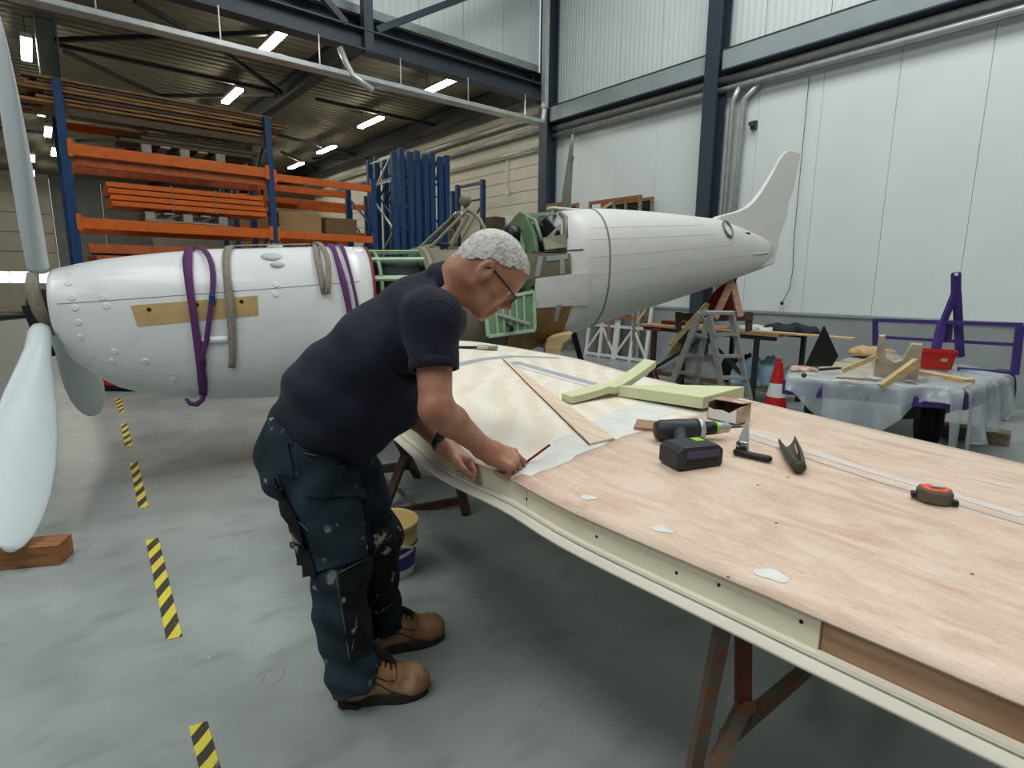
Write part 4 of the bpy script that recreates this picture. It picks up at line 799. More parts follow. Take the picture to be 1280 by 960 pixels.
# traffic cones
def cone(b, h, label):
    b = V(b[0], b[1], 0); t = thing('traffic_cone', label, 'traffic cone', b)
    r = lambda z: .135-.105*z/h
    MB().box(b+ZX*.015, (.36, .36, .03), dirx).build('base', M['black'], t, bevel=.01)
    for z0, z1, m in ((.03, .30*h, 'red'), (.30*h, .55*h, 'whitep'), (.55*h, .86*h, 'red')): MB().lathe([(z0, r(z0)), (z1, r(z1))], b, ZX, 20).build('band', M[m], t, smooth=False)
    MB().lathe([(.86*h, r(.86*h)), (.87*h, .045), (.93*h, .042), (.935*h, .022), (h, .022), (h+.012, .008)], b, ZX, 16).build('tip', M['red'], t)
cb_ = atz(968, 515, 0); cone(cb_, .62, 'red and white traffic cone standing beside the ladder')
c2 = atz(1083, 470, 0); cone(c2, .66, 'red traffic cone half hidden behind the trailer')
# black triangular plate leaning
q0 = [aty(u, v, 5.35) for u, v in ((1008, 458), (1031, 408), (1048, 445), (1040, 458))]
one(MB().prism(q0, (0, .03, 0)), 'black_plate', 'pointed black plate standing upright behind the trailer', 'plate', M['black'])
# trailer: deck, rails, wheels, tow bar frame
zt = .66
c_ = [atz(983, 470, zt), atz(1205, 487, zt), atz(1262, 470, zt), atz(1085, 437, zt)]
tr = thing('flat_trailer', 'violet flat trailer with an upright tow bar and railing, under plastic film', 'trailer', V(c_[0][0], c_[0][1], 0))
ex_ = nrm(c_[1]-c_[0]); 
MB().prism([p-ZX*.02 for p in c_], (0, 0, -.03)).build('deck', M['deckboard'], tr)
for i in range(4): MB().bar(c_[i]-ZX*.10, c_[(i+1) % 4]-ZX*.10, .05, .12).build('chassis_rail', M['violet'], tr)
mid = (c_[0]+c_[1]+c_[2]+c_[3])/4
wz = .27
def wheel(c, ax, parent):
    o = MB().lathe([(-.085, .17), (-.085, .24), (-.06, .27), (-.03, .272), (-.028, .262), (-.02, .262), (-.018, .272), (.018, .272), (.02, .262), (.028, .262), (.03, .272), (.06, .27), (.085, .24), (.085, .17)], c, ax, 32).build('tyre', M['tyre'], parent, smooth=False)
    MB().lathe([(-.06, .175), (-.03, .15), (-.02, .06), (-.05, .05), (-.05, .01)], c, ax, 20).build('rim', M['black'], o, smooth=True); MB().lathe([(-.085, .18), (.085, .18)], c, ax, 20).build('rim_barrel', M['black'], o)
wa = nrm(ex_+V(0, -.25, 0))
w1 = atz(1168, 560, 0)+V(.02, .15, 0); wheel(V(w1[0], w1[1], wz), nrm(V(.8, -.45, 0)), tr)
w2 = atz(1252, 524, 0)+V(.02, .1, 0); wheel(V(w2[0], w2[1], wz), nrm(V(.8, -.45, 0)), tr)
w3 = atz(1010, 530, 0)+V(.2, .3, 0); wheel(V(w3[0], w3[1], wz), nrm(V(.8, -.45, 0)), tr)
MB().bar(V(w1[0], w1[1], wz), V(w2[0], w2[1], wz), .05, .05).build('axle', M['black'], tr); MB().bar(V(w1[0]-.15, w1[1]+.1, wz), V(w1[0]-.15, w1[1]+.1, zt-.1), .07, .07, ex_).build('suspension', M['black'], tr)
MB().bar(V(w3[0], w3[1], wz), V(w3[0], w3[1], zt-.1), .06, .06, ex_).build('suspension', M['black'], tr)
MB().bar(aty(1137, 505, 4.9), aty(1137, 522, 4.9), .1, .12, ex_).build('jockey_leg', M['black'], tr)
ry = 5.35
rail = [aty(1094, 399, ry+.55), aty(1094, 432, ry+.55), aty(1275, 407, ry-.35), aty(1268, 468, ry-.35)]
MB().bar(rail[0], rail[1], .05, .05, ex_).build('rail_post', M['violet'], tr); MB().bar(rail[2], rail[3], .055, .055, ex_).build('rail_post', M['violet'], tr)
MB().bar(aty(1092, 400, ry+.55), aty(1279, 406, ry-.35), .035, .035).build('top_rail', M['violet'], tr); MB().bar(aty(1094, 421, ry+.55), aty(1272, 431, ry-.35), .03, .03).build('lower_rail', M['violet'], tr)
MB().bar(rail[3], rail[3]-ex_*.35+V(0, .1, 0), .05, .05).build('rail_foot', M['violet'], tr)
ty = ry+.1
MB().bar(aty(1195, 340, ty), aty(1195, 370, ty), .085, .05, (0, 1, 0)).build('tow_head', M['violet'], tr, bevel=.02)
MB().lathe([(-.005, .016), (.005, .016)], aty(1195.5, 343, ty-.03), (0, 1, 0), 14).build('tow_eye', M['whitep'], tr)
MB().bar(aty(1194, 366, ty), aty(1177, 408, ty), .05, .04, (0, 1, 0)).build('tow_leg', M['violet'], tr); MB().bar(aty(1196, 366, ty), aty(1200, 446, ty), .06, .045, (0, 1, 0)).build('tow_leg', M['violet'], tr)
MB().bar(aty(1178, 402, ty), aty(1170, 436, ty-.1), .065, .05, (0, 1, 0)).build('tow_bracket', M['violet'], tr); MB().bar(aty(1186, 402, ty), aty(1183, 428, ty), .055, .05, (0, 1, 0)).build('tow_bracket', M['violet'], tr)
# plastic film draped over the trailer: top sheet with hanging skirts
def drape(p0, p1, drop, label, seed, out=V(0, -1, 0)):
    rs = np.random.default_rng(seed); n = 40; mrows = 10; ph = rs.uniform(0, 6, 6); mb = MB(); rings = []
    for j in range(mrows+3):
        row = []
        for i in range(n+1):
            a = i/n; base = p0+(p1-p0)*a; dr = drop(a)
            if j < 3: q = base-out*(.35*(2-j)/2)+ZX*(.012+.008*math.sin(a*25+ph[0]+j))
            else:
                k = (j-2)/mrows; q = base+ZX*(.012-dr*k)+out*(.03+.045*math.sin(a*22+ph[1]+k)*k+.03*math.sin(a*47+ph[2])*k+.05*k)
            row.append(q)
        rings.append(row)
    mb.loft(rings, False, False); return one(mb, 'plastic_sheet', label, 'plastic sheet', M['film'], smooth=True, solid=.002)
zf = ZX*.005
def dropL(a): return .10+.52*math.exp(-((a-.33)/.20)**2)
out1 = nrm(V(ex_[1], -ex_[0], 0))
drape(c_[0]+zf, c_[1]+zf, lambda a: .12+(.50*max(0, 1-abs(a-.42)/.38))+(.40 if a > .93 else 0), 'clear plastic sheet hanging in a pointed fold off the trailer side facing the wing', 1, out1)
ex2 = nrm(c_[2]-c_[1]); out2 = nrm(V(ex2[1], -ex2[0], 0))
drape(c_[1]+zf, c_[2]+zf, lambda a: .50-.2*a, 'clear plastic sheet hanging off the right end of the trailer', 2, out2)
mb = MB(); rings = []
for j in range(12):
    row = []
    for i in range(22):
        a, b_ = i/21, j/11; q = aty(1135+a*140, 0, 5)*0+(c_[1]*(1-a)*.55+c_[1]*0)
        p = c_[3]*(1-a)*b_+c_[2]*a*b_+(c_[0]*.45+c_[1]*.55)*(1-a)*(1-b_)*1+c_[1]*a*(1-b_)
        row.append(p+ZX*(.012+.05*max(0, math.sin(a*3+b_*2.2))*b_+.012*math.sin(a*21+b_*4)+.012*math.sin(b_*17+a*5)))
    rings.append(row)
one(mb.loft(rings, False, False), 'plastic_sheet', 'rumpled clear plastic sheet lying on top of the trailer under the tow bar', 'plastic sheet', M['film'], smooth=True, solid=.002)
# cradle block on the trailer with two pine struts
cy = 4.62
cr_ = [aty(u, v, cy) for u, v in ((1092, 472), (1099, 420), (1107, 419), (1107, 446), (1119, 453), (1128, 450), (1140, 430), (1154, 431), (1146, 482))]
one(MB().prism(cr_, (.06, .1, 0)), 'cradle_block', 'film-wrapped plywood cradle with a U-shaped notch on the trailer', 'cradle', M['frostply'], bevel=.006)
one(MB().bar(aty(1053, 464, cy+.1), aty(1097, 445, cy-.02), .05, .035), 'pine_strut', 'pine strut leaning against the left of the U-notched cradle', 'strut', M['pine'])
one(MB().bar(aty(1102, 484, cy-.12), aty(1146, 452, cy-.10), .05, .06), 'pine_strut', 'thicker pine strut leaning against the right of the U-notched cradle', 'strut', M['pine'])
b = atz(1180, 472, zt+.03); one(MB().bar(atz(1148, 466, zt+.03), atz(1212, 478, zt+.03), .1, .05), 'timber_batten', 'pale timber batten lying on the trailer right of the cradle', 'batten', M['pine'])
for i, (a, b_, m, l) in enumerate((((1046, 472), (1082, 474), 'spar_wood', 'thin brown stick lying on the trailer in front of the cradle'), ((1010, 463), (1050, 460), 'dark', 'thin dark stick on the left of the trailer deck'), ((1084, 471), (1100, 474), 'whitep', 'small white offcut beside the cradle on the trailer'))):
    one(MB().bar(atz(*a, zt+.03), atz(*b_, zt+.03), .03 if i < 2 else .08, .015), 'loose_stick', l, 'stick', M[m])
heap(atz(1003, 463, zt+.02), (.12, .09), 'boxout', 'paper_scraps', 'heap of pale scraps on the left corner of the trailer', 'scraps', 11, h=.06)
b = atz(1005, 469, zt+.04); one(MB().sphere(b, .022, 10), 'dark_knob', 'small dark round knob lying on the left corner of the trailer', 'knob', M['sheath'], smooth=True)
heap(atz(1088, 443, zt+.02), (.22, .15), 'tan', 'paper_sacks', 'crumpled tan paper lying on the trailer behind the cradle', 'paper', 12, h=.14)
# red bucket
b = atz(1168, 460, zt+.03); t = thing('red_bucket', 'square red bucket standing on the trailer behind the cradle', 'bucket', b)
k_ = lambda z, r: [b+ex_*x*r+V(-ex_[1], ex_[0], 0)*y*r*.8+ZX*z for x, y in ((-1, -.8), (-.8, -1), (.8, -1), (1, -.8), (1, .8), (.8, 1), (-.8, 1), (-1, .8))]
MB().loft([k_(0, .115), k_(.15, .135), k_(.152, .148), k_(.17, .148), k_(.17, .133), k_(.02, .11)]).build('pail', M['red'], t); MB().loft([k_(.1, .128), k_(.105, .128)], True).build('contents', M['dark'], t)
MB().bar(b+ex_*.02-V(-ex_[1], ex_[0], 0)*.11+ZX*.09, b+ex_*.07-V(-ex_[1], ex_[0], 0)*.11+ZX*.09, .01, .03).build('label', M['tan'], t)
# beam blocks on the floor at the trailer wheel
b0, b1 = atz(1206, 545, .12), atz(1254, 568, .12)
q = [atz(1202, 566, 0), atz(1258, 578, 0)]
one(MB().box(atz(1222, 552, .0)+V(.02, .06, .06), (.5, .2, .12), nrm(V(.62, -.55, 0))), 'beam_block', 'weathered wooden beam block on the floor by the trailer wheel', 'block', M['oldwood'], bevel=.008)
# white timber frames against the plinth behind the fuselage
for i, (u, v) in enumerate(((735, 0), (772, 0))):
    t = thing('lattice_stand', ('left' if i == 0 else 'right')+' white latticed timber stand leaning behind the fuselage', 'stand', ata(u, 420, WA-.6)*V(1, 1, 0))
    bb = float(ata(u, 420, WA-.5).dot(BX)); f = lambda x, z: ab(WA-.55+z*.12, bb-x, z)
    for x in (0, .35, .7): MB().bar(f(x, 0), f(x, 1.2), .06, .04, AX).build('post', M['cloth_wh'], t)
    for z in (.05, .62, 1.18): MB().bar(f(0, z), f(.7, z), .04, .05).build('crossbar', M['cloth_wh'], t)
    MB().bar(f(0, .1), f(.35, .6), .03, .04).build('diagonal', M['cloth_wh'], t); MB().bar(f(.7, .1), f(.35, .6), .03, .04).build('diagonal', M['cloth_wh'], t); MB().bar(f(.35, .64), f(.7, 1.15), .03, .04).build('diagonal', M['pine'], t)
p = ata(793, 440, WA-.3)*V(1, 1, 0)
one(MB().bar(p, p+ZX*1.15, .14, .08, AX), 'white_post', 'broad white post standing between the timber frames and the bench', 'post', M['cloth_wh'], bevel=.005)
p = aty(718, 440, 6.6)*V(1, 1, 0)
t = thing('sawhorse', 'black leg and grey bar of a stand behind the wing root', 'stand', p)
MB().bar(aty(714, 405, 6.3), ext(aty(714, 405, 6.3), aty(725, 446, 6.3)), .06, .05, (0, 1, 0)).build('leg', M['black'], t); MB().bar(aty(698, 428, 6.25), aty(722, 427, 6.35), .04, .06).build('bar', M['galv'], t); MB().bar(aty(700, 427, 6.25), ext(aty(700, 427, 6.25), aty(697, 446, 6.25)), .03, .03, (0, 1, 0)).build('leg', M['black'], t)
# wooden box shelves on the wall side above the rear fuselage
for i, (u0, u1, v0, l) in enumerate(((685, 707, 255, 'brown open box standing behind the aerial mast'), (738, 800, 252, 'brown open wooden box behind the fuselage spine'))):
    P0 = ata(u0, v0, WA-.5); P1 = ata(u1, v0+(5 if i else 0), WA-.5); z1 = P0[2]
    t = thing('wooden_rack', l, 'shelf', P0*V(1, 1, 0)); d_ = (P1-P0)*V(1, 1, 0)
    for p in (P0, P0*.5+P1*.5, P1):
        for k in (0, .35): MB().bar(V(p[0], p[1], 0)+AX*k, V(p[0], p[1], z1)+AX*k, .05, .05, AX).build('post', M['oldwood'], t)
    for z in (z1-.03, z1-.35, .8):
        for k in (0, .35): MB().bar(V(P0[0], P0[1], z)+AX*k, V(P1[0], P1[1], z)+AX*k, .03, .06).build('rail', M['blockwood'], t)
    MB().bar(V(P0[0], P0[1], z1-.3), V(P1[0]*.5+P0[0]*.5, P1[1]*.5+P0[1]*.5, z1-.05), .03, .05).build('brace', M['pine'], t)
    MB().bar(V(P0[0], P0[1], z1-.18)+AX*.36, V(P1[0], P1[1], z1-.18)+AX*.36, .012, .34).build('back_panel', M['dark'], t)
# ================================================================== THE WING ON ITS TRESTLES
def wz_(u, v, z): return atz(u, v, z)
Nn = [V(2.1, -.25, .84), V(1.75, -.13, .845), V(1.42, .10, .848), V(1.08, .41, .85)]+[wz_(u, v, .85) for u, v in ((1280, 881), (1200, 845), (1100, 803), (1018, 769), (940, 735), (850, 697), (760, 659), (700, 632), (640, 598))]+[wz_(590, 578, .852), wz_(550, 560, .856), wz_(508, 527, .864)]+[V(-.83, 2.95, .90), V(-1.05, 3.45, .925), V(-1.15, 3.9, .945)]
Fn = [V(2.3, 0, .83), V(2.33, .35, .835), V(2.2, .8, .84), V(1.95, 1.35, .848)]+[wz_(1280, 580, .85), wz_(1140, 548, .855), wz_(1000, 515, .862), wz_(900, 492, .88), wz_(800, 470, .905), wz_(720, 448, .935), wz_(640, 434, .96), wz_(590, 426.5, .972), V(-.52, 4.56, .975)]
def arc(P):
    P = np.array(P); d = np.r_[0, np.cumsum(np.linalg.norm(np.diff(P, axis=0), axis=1))]; return P, d/d[-1]
Np, Nt = arc(Nn); Fp_, Ftt = arc(Fn)
def edge(P, T, t): return V(*[np.interp(t, T, P[:, i]) for i in range(3)])
def smooth_edge(P, T):
    tt = np.linspace(0, 1, 121); Q = np.array([edge(P, T, t) for t in tt])
    for _ in range(3): Q[1:-1] = (Q[:-2]+2*Q[1:-1]+Q[2:])/4
    return Q, tt
Np, Nt = smooth_edge(Np, Nt); Fp_, Ftt = smooth_edge(Fp_, Ftt)
def wpt(t, c, dz=0.):
    a = edge(Np, Nt, t); b = edge(Fp_, Ftt, t); return a*(1-c)+b*c+ZX*(.042*4*c*(1-c)*(.6+.4*t)+dz)
GT, GC = np.meshgrid(np.linspace(0, 1, 161), np.linspace(0, 1, 61), indexing='ij'); GP = np.array([[wpt(t, c) for c in GC[0]] for t in GT[:, 0]])
vs = [tuple(p) for p in GP.reshape(-1, 3)]; fsw = [(i*61+j, i*61+j+1, (i+1)*61+j+1, (i+1)*61+j) for i in range(160) for j in range(60)]
TW = BVHTree.FromPolygons([Vector(v) for v in vs], fsw)
def onw(u, v):
    r = TW.ray_cast(Vector(O), Vector(ray(u, v)).normalized())
    return V(*r[0]) if r[0] is not None else V(*TW.find_nearest(Vector(atz(u, v, .87)))[0])
def wtc(p):
    d = np.linalg.norm(GP-p, axis=2); i, j = np.unravel_index(np.argmin(d), d.shape); return GT[i, 0], GC[0, j]
def wz(x, y):
    r = TW.ray_cast(Vector((x, y, 2)), Vector((0, 0, -1))); return r[0][2] if r[0] is not None else .85
tj = wtc(onw(642, 597))[0]
wing = thing('aircraft_wing', 'large plywood-skinned wing panel lying on trestles, tools on top', 'wing', V(.4, 2.2, 0))
def skin(t0, t1, name, m, dz=0., c0=0, c1=1, nt=50, nc=24, th=.004):
    mb = MB(); mb.loft([[wpt(t, c, dz) for c in np.linspace(c0, c1, nc)] for t in np.linspace(t0, t1, nt)], False, False)
    return mb.build(name, m, wing, smooth=True, solid=th, soff=-1 if False else 0)
skin(0, tj, 'top_skin', M['ply'], 0, -.004, 1); skin(tj+.0005, 1, 'top_skin', M['ply2'], 0, .002, 1)
# bottom skin with its lip, spar boards along the near edge
TH_ = .085
mb = MB(); mb.loft([[wpt(t, c, 0)-ZX*(TH_+.042*6*max(0, c)*(1-max(0, c))*(.6+.4*t)) for c in np.linspace(-.022, 1, 20)] for t in np.linspace(0, 1, 70)], False, False)
mb.build('bottom_skin', M['lip'], wing, smooth=True, solid=.008)
tA = wtc(onw(1020, 771))[0]; tB = wtc(onw(657, 606))[0]
def board(t0, t1, name, m, inset=.012, z0=-.003, z1=-TH_+.004, n=30):
    mb = MB(); rings = []
    for t in np.linspace(t0, t1, n):
        a = edge(Np, Nt, t); b = edge(Fp_, Ftt, t); d = nrm((b-a)*V(1, 1, 0)); rings.append([a+d*inset+ZX*z0, a+d*(inset+.02)+ZX*z0, a+d*(inset+.02)+ZX*z1, a+d*inset+ZX*z1])
    return mb.loft(rings).build(name, m, wing)
board(.0, tA-.0002, 'edge_board', M['spar_wood'], .018); board(tA+.0002, tB-.0004, 'edge_board', M['cream_edge'], .010); board(tB+.0004, 1, 'edge_board', M['cream_edge'], .012)
o = board(0, 1, 'edge_batten', M['lip'], -.004, -TH_+.012, -TH_+.004, 60)
for u, v in ((1000, 782), (1012, 786), (870, 708), (738, 675), (905, 740), (640, 628)):
    p = TW.find_nearest(Vector(wz_(u, v, .81)))[0]; t, c = wtc(V(*p)); a = edge(Np, Nt, t); b = edge(Fp_, Ftt, t); d = nrm((b-a)*V(1, 1, 0))
    MB().lathe([(0, .004), (.003, .004)], a+d*(.0115)-ZX*(.03 if u > 900 else .045), -d, 8).build('screw_hole', M['dark'], wing)
# far edge and root closing boards
mb = MB(); rings = []
for t in np.linspace(0, 1, 40):
    b = edge(Fp_, Ftt, t); a = edge(Np, Nt, t); d = nrm((a-b)*V(1, 1, 0)); rings.append([b+d*.01-ZX*.003, b+d*.03-ZX*.003, b+d*.03-ZX*(TH_), b+d*.01-ZX*TH_])
mb.loft(rings).build('rear_board', M['lip'], wing)
MB().loft([[wpt(t, c)-ZX*.004, wpt(t, c)-ZX*(TH_+.042*6*c*(1-c)*(.6+.4*t))] for c in np.linspace(0, 1, 16) for t in (1,)], False, False).build('root_rib', M['spar_wood'], wing, solid=.02)
# filler bands and spots on the skin: thin smears following the surface
def band(pix, wd, name, m, lift=.0028, th=.001, jag=.0, seed=0):
    rs = np.random.default_rng(seed); P = [onw(*p) for p in pix]; Q = []
    for a, b in zip(P, P[1:]):
        n = max(2, int(np.linalg.norm(b-a)/.04))
        Q += [a+(b-a)*i/n for i in range(n)]
    Q.append(P[-1]); L = []; R = []
    for i, q in enumerate(Q):
        d = nrm((Q[min(i+1, len(Q)-1)]-Q[max(i-1, 0)])*V(1, 1, 0)); s = V(-d[1], d[0], 0); w_ = np.interp(i/(len(Q)-1), np.linspace(0, 1, len(wd)), wd)/2
        l = q+s*w_*(1+jag*rs.uniform(-1, 1)); r = q-s*w_*(1+jag*rs.uniform(-1, 1))
        L.append(V(l[0], l[1], wz(l[0], l[1])+lift)); R.append(V(r[0], r[1], wz(r[0], r[1])+lift))
    mb = MB(); rings = [[l*(1-k)+r*k+ZX*0 for k in (0, .33, .67, 1)] for l, r in zip(L, R)]
    rings = [[V(p[0], p[1], wz(p[0], p[1])+lift) for p in r] for r in rings]
    mb.loft(rings, False, False); return mb.build(name, m, wing, smooth=True)
band([(648, 592), (700, 566), (760, 537), (830, 505), (862, 491)], [.11, .17, .2, .2, .16], 'filler_band', M['filler'], jag=.12)
band([(925, 536), (1000, 561), (1100, 593), (1200, 622), (1279, 646)], [.05, .05, .045, .04, .04], 'filler_band', M['filler_thin'], jag=.1, seed=3)
band([(925, 545), (1000, 571), (1100, 604), (1200, 633), (1279, 657)], [.012, .01, .01, .01], 'filler_line', M['line'], seed=3)
band([(640, 453), (690, 467), (760, 485), (800, 497)], [.10, .09, .07], 'filler_band', M['line'], jag=.05, seed=4); band([(645, 457), (700, 473), (745, 485)], [.04, .04], 'filler_band', M['filler'], lift=.004)
band([(572, 457), (600, 450), (640, 446), (700, 448)], [.07, .08, .07], 'filler_band', M['line'], seed=5); band([(575, 453), (600, 448), (640, 444.5)], [.03, .03], 'filler_band', M['filler'], lift=.004)
def smear(u, v, r1, r2, ang, seed):
    rs = np.random.default_rng(seed); c = onw(u, v); pts = []
    for i in range(22):
        t = 2*math.pi*i/22; f = 1+.12*math.sin(3*t+seed)+.08*math.sin(5*t+2*seed); x, y = r1*f*math.cos(t), r2*f*math.sin(t); px, py = c[0]+x*math.cos(ang)-y*math.sin(ang), c[1]+x*math.sin(ang)+y*math.cos(ang); pts.append(V(px, py, wz(px, py)+.003))
    cc = V(c[0], c[1], wz(c[0], c[1])+.0034); MB().add([cc]+pts, [(0, 1+i, 1+(i+1) % 22) for i in range(22)]).build('filler_spot', M['filler'], wing)
smear(735, 623, .022, .016, -.5, 1); smear(828, 663, .026, .015, -.6, 2); smear(964, 720, .034, .020, -.7, 3); smear(640, 606, .0, .0, 0, 4) if False else None
for i, (u, v) in enumerate(((996, 523), (1040, 536), (1092, 549), (1160, 566), (1240, 605), (745, 452))): smear(u, v, .05, .006, GR, 10+i)
for u, v in ((873, 735), (947, 607), (1215, 719), (985, 598), (970, 655)):
    c = onw(u, v); MB().lathe([(0, .004), (.0012, .003)], V(c[0], c[1], wz(c[0], c[1])+.002), ZX, 8).build('nail_dot', M['redwood'], wing)
# ------------------------------------------------------------------ trestles
ntr = thing('steel_trestle', 'rusty steel trestle under the near part of the wing', 'trestle', V(.47, 1.12, 0))
def extz(a, b, z=0.0): d = b-a; return a+d*((a[2]-z)/(a[2]-b[2]))
zu = .755
pA = aty(908, 770, 1.14); pA[2] = zu; pA2 = aty(866, 968, 1.2); f1 = extz(pA, pA2)
pB = aty(926, 772, 1.2); pB[2] = zu; kB = aty(931, 878, 1.2); f2 = extz(kB, aty(885, 978, 1.14))
MB().bar(pA, f1, .03, .03, (1, 0, 0)).build('leg', M['rust'], ntr); MB().bar(pB, kB-ZX*.05, .03, .03, (1, 0, 0)).build('leg', M['rustred'], ntr); MB().bar(kB, f2, .03, .03, (1, 0, 0)).build('leg', M['rust'], ntr)
bar_d = nrm(V(.72, .69, 0)); q1 = pA+bar_d*1.25; q2 = pB+bar_d*1.2
MB().bar((pA+pB)/2-bar_d*.04+ZX*.0, (q1+q2)/2+bar_d*.1, .12, .04).build('top_bar', M['rustred'], ntr)
MB().bar(q1-ZX*.02, V(q1[0]-.12, q1[1]+.12, 0), .045, .045, (1, 0, 0)).build('leg', M['rust'], ntr); MB().bar(q2-ZX*.02, V(q2[0]+.12, q2[1]-.12, 0), .045, .045, (1, 0, 0)).build('leg', M['rustred'], ntr)
b1 = aty(905, 925, 1.17); MB().bar(b1, V(q2[0]+.06, q2[1]-.06, .3), .03, .03).build('stretcher', M['rust'], ntr)
MB().lathe([(-.02, .02), (.02, .02)], kB, (0, 1, 0), 10).build('pivot_bolt', M['rust'], ntr)
ftr = thing('steel_trestle', 'dark crossed-leg trestle under the far part of the wing', 'trestle', V(-.5, 3.8, 0))
C_ = aty(507, 567, 3.75); fL = atz(479, 641, 0); fR = atz(522, 596, 0)
topL = fL+(C_-fL)*2.35; topR = fR+(C_-fR)*2.35
MB().bar(fL, topL, .05, .04).build('leg', M['rustbrown'], ftr); MB().bar(fR, topR, .05, .04).build('leg', M['rustbrown'], ftr)
zz = V(.72, .0, 0); f3 = atz(583, 644, 0); f3t = V(f3[0]-.22, f3[1]+.35, .8)
MB().bar(f3, f3t, .05, .04).build('leg', M['rustbrown'], ftr); f4 = V(f3[0]+.1, fR[1]+.1, 0); MB().bar(f4, V(f3t[0]+.02, f3t[1]-.2, .8), .05, .04).build('leg', M['rustbrown'], ftr)
MB().bar(aty(466, 588, 3.72), aty(515, 581, 3.74), .05, .05).build('crossbar', M['rustbrown'], ftr); MB().bar(aty(495, 640, 3.42), aty(578, 625, 3.45), .03, .045).build('crossbar', M['rustbrown'], ftr); MB().bar(aty(474, 592, 3.75), aty(520, 632, 3.5), .02, .02).build('stay', M['oldwood'], ftr)
MB().bar(V(topR[0]-.02, topR[1]-.02, .79), V(f3t[0]+.1, f3t[1]-.1, .80), .08, .03).build('top_bar', M['rustbrown'], ftr); MB().bar(V(topL[0]-.02, topL[1]-.02, .79), V(f3t[0]+.1, f3t[1]+.1, .80), .08, .03).build('top_bar', M['rustbrown'], ftr)
# far-root trestle carrying the root end (behind the worker)
# ------------------------------------------------------------------ bucket on the floor
bk = atz(482, 729, 0)+V(0, .12, 0); t = thing('plaster_bucket', 'cream plastic bucket with a dark blue label band under the wing', 'bucket', bk)
MB().lathe([(0, .118), (.05, .122), (.052, .122)], bk, ZX, 36).build('bucket_base', M['whitep'], t, smooth=True)
MB().lathe([(.05, .1235), (.17, .132)], bk, ZX, 36, False).build('label_band', M['navy_print'], t, smooth=True)
MB().lathe([(.05, .12), (.17, .1305), (.172, .136), (.185, .137), (.187, .133), (.26, .14), (.262, .146), (.275, .147), (.28, .14), (.272, .134), (.1, .12), (.06, .11), (.058, .0)], bk, ZX, 36, False).build('bucket_wall', M['bucket'], t, smooth=True)
MB().add([bk+V(.1335*math.cos(a), .1335*math.sin(a), z+.02*(a+1.2)) for a in np.linspace(-1.25, -.35, 9) for z in (.118, .136)], [(2*i, 2*i+2, 2*i+3, 2*i+1) for i in range(8)]).build('label_stripe', M['whitep'], t, solid=.001)
MB().tube([bk+V(.138*math.cos(a), .138*math.sin(a), .205-.05*math.sin((a+1.2)/2.2*math.pi)) for a in np.linspace(-1.5, .6, 14)], .006, 8).build('handle', M['whitep'], t, smooth=True)
# ------------------------------------------------------------------ things lying on the wing
def flat(px, h, name, label, cat, m, lift=.003, edge_m=None, bevel=.002):
    P = [onw(*p) for p in px]; P = [V(p[0], p[1], wz(p[0], p[1])+lift) for p in P]; return one(MB().prism(P, ZX*h), name, label, cat, M[m], bevel=bevel)
# long tapered ply strip
P = [onw(*p) for p in ((628, 450), (634, 453), (768, 551), (737, 558))]; P = [V(p[0], p[1], wz(p[0], p[1])+.0045) for p in P]
t = thing('tapered_batten', 'long tapered plywood strip lying across the wing beside the foam', 'plywood strip', P[3])
n = 12; L = [P[0]+(P[3]-P[0])*i/n for i in range(n+1)]; R = [P[1]+(P[2]-P[1])*i/n for i in range(n+1)]
L = [V(p[0], p[1], wz(p[0], p[1])+.0035) for p in L]; R = [V(p[0], p[1], wz(p[0], p[1])+.0035) for p in R]
MB().loft([[l, r, r+ZX*.008, l+ZX*.008] for l, r in zip(L, R)]).build('strip', M['ply_strip'], t)
MB().loft([[l-(r-l)*0+nrm(l-r)*.0006+ZX*.0005, l+nrm(l-r)*.0006+ZX*.0075, l+nrm(l-r)*.0014+ZX*.0075, l+nrm(l-r)*.0014+ZX*.0005] for l, r in zip(L, R)]).build('dark_edge', M['redwood'], t)
flat([(792, 538), (828, 541), (826, 531), (796, 528)], .012, 'wood_chip', 'small flat reddish wood chip lying behind the drill', 'wood chip', 'spar_wood')
# flat brush behind the worker's chin
c = onw(600, 437); t = thing('flat_brush', 'grey flat brush lying near the wing root', 'brush', c); d_ = nrm(V(1, .08, 0)); zc = wz(c[0], c[1])
MB().bar(V(c[0]-.18, c[1], zc+.016), V(c[0]-.02, c[1], zc+.016), .03, .016).build('handle', M['black'], t, bevel=.004); MB().box(V(c[0]+.02, c[1], zc+.018), (.08, .07, .022)).build('ferrule', M['galv'], t, bevel=.003); MB().box(V(c[0]+.09, c[1], zc+.016), (.07, .075, .02)).build('bristles', M['greyweb'], t, bevel=.004)
# foam pieces
P = [onw(*p) for p in ((771, 500), (890, 515), (928, 492), (842, 485))]; P = [V(p[0], p[1], wz(p[0], p[1])+.004) for p in P]
P = [P[0], P[1], P[2], P[3]]
hh = .052
pp = [onw(770, 496), onw(878, 517), onw(929, 505), onw(850, 498)]; zb = max(wz(p[0], p[1]) for p in pp)+.004
P = [V(p[0], p[1], zb) for p in pp]
o = one(MB().prism(P, ZX*hh), 'foam_board', 'pale green foam board lying flat under the carton on the wing', 'foam', M['foam'], bevel=.003)
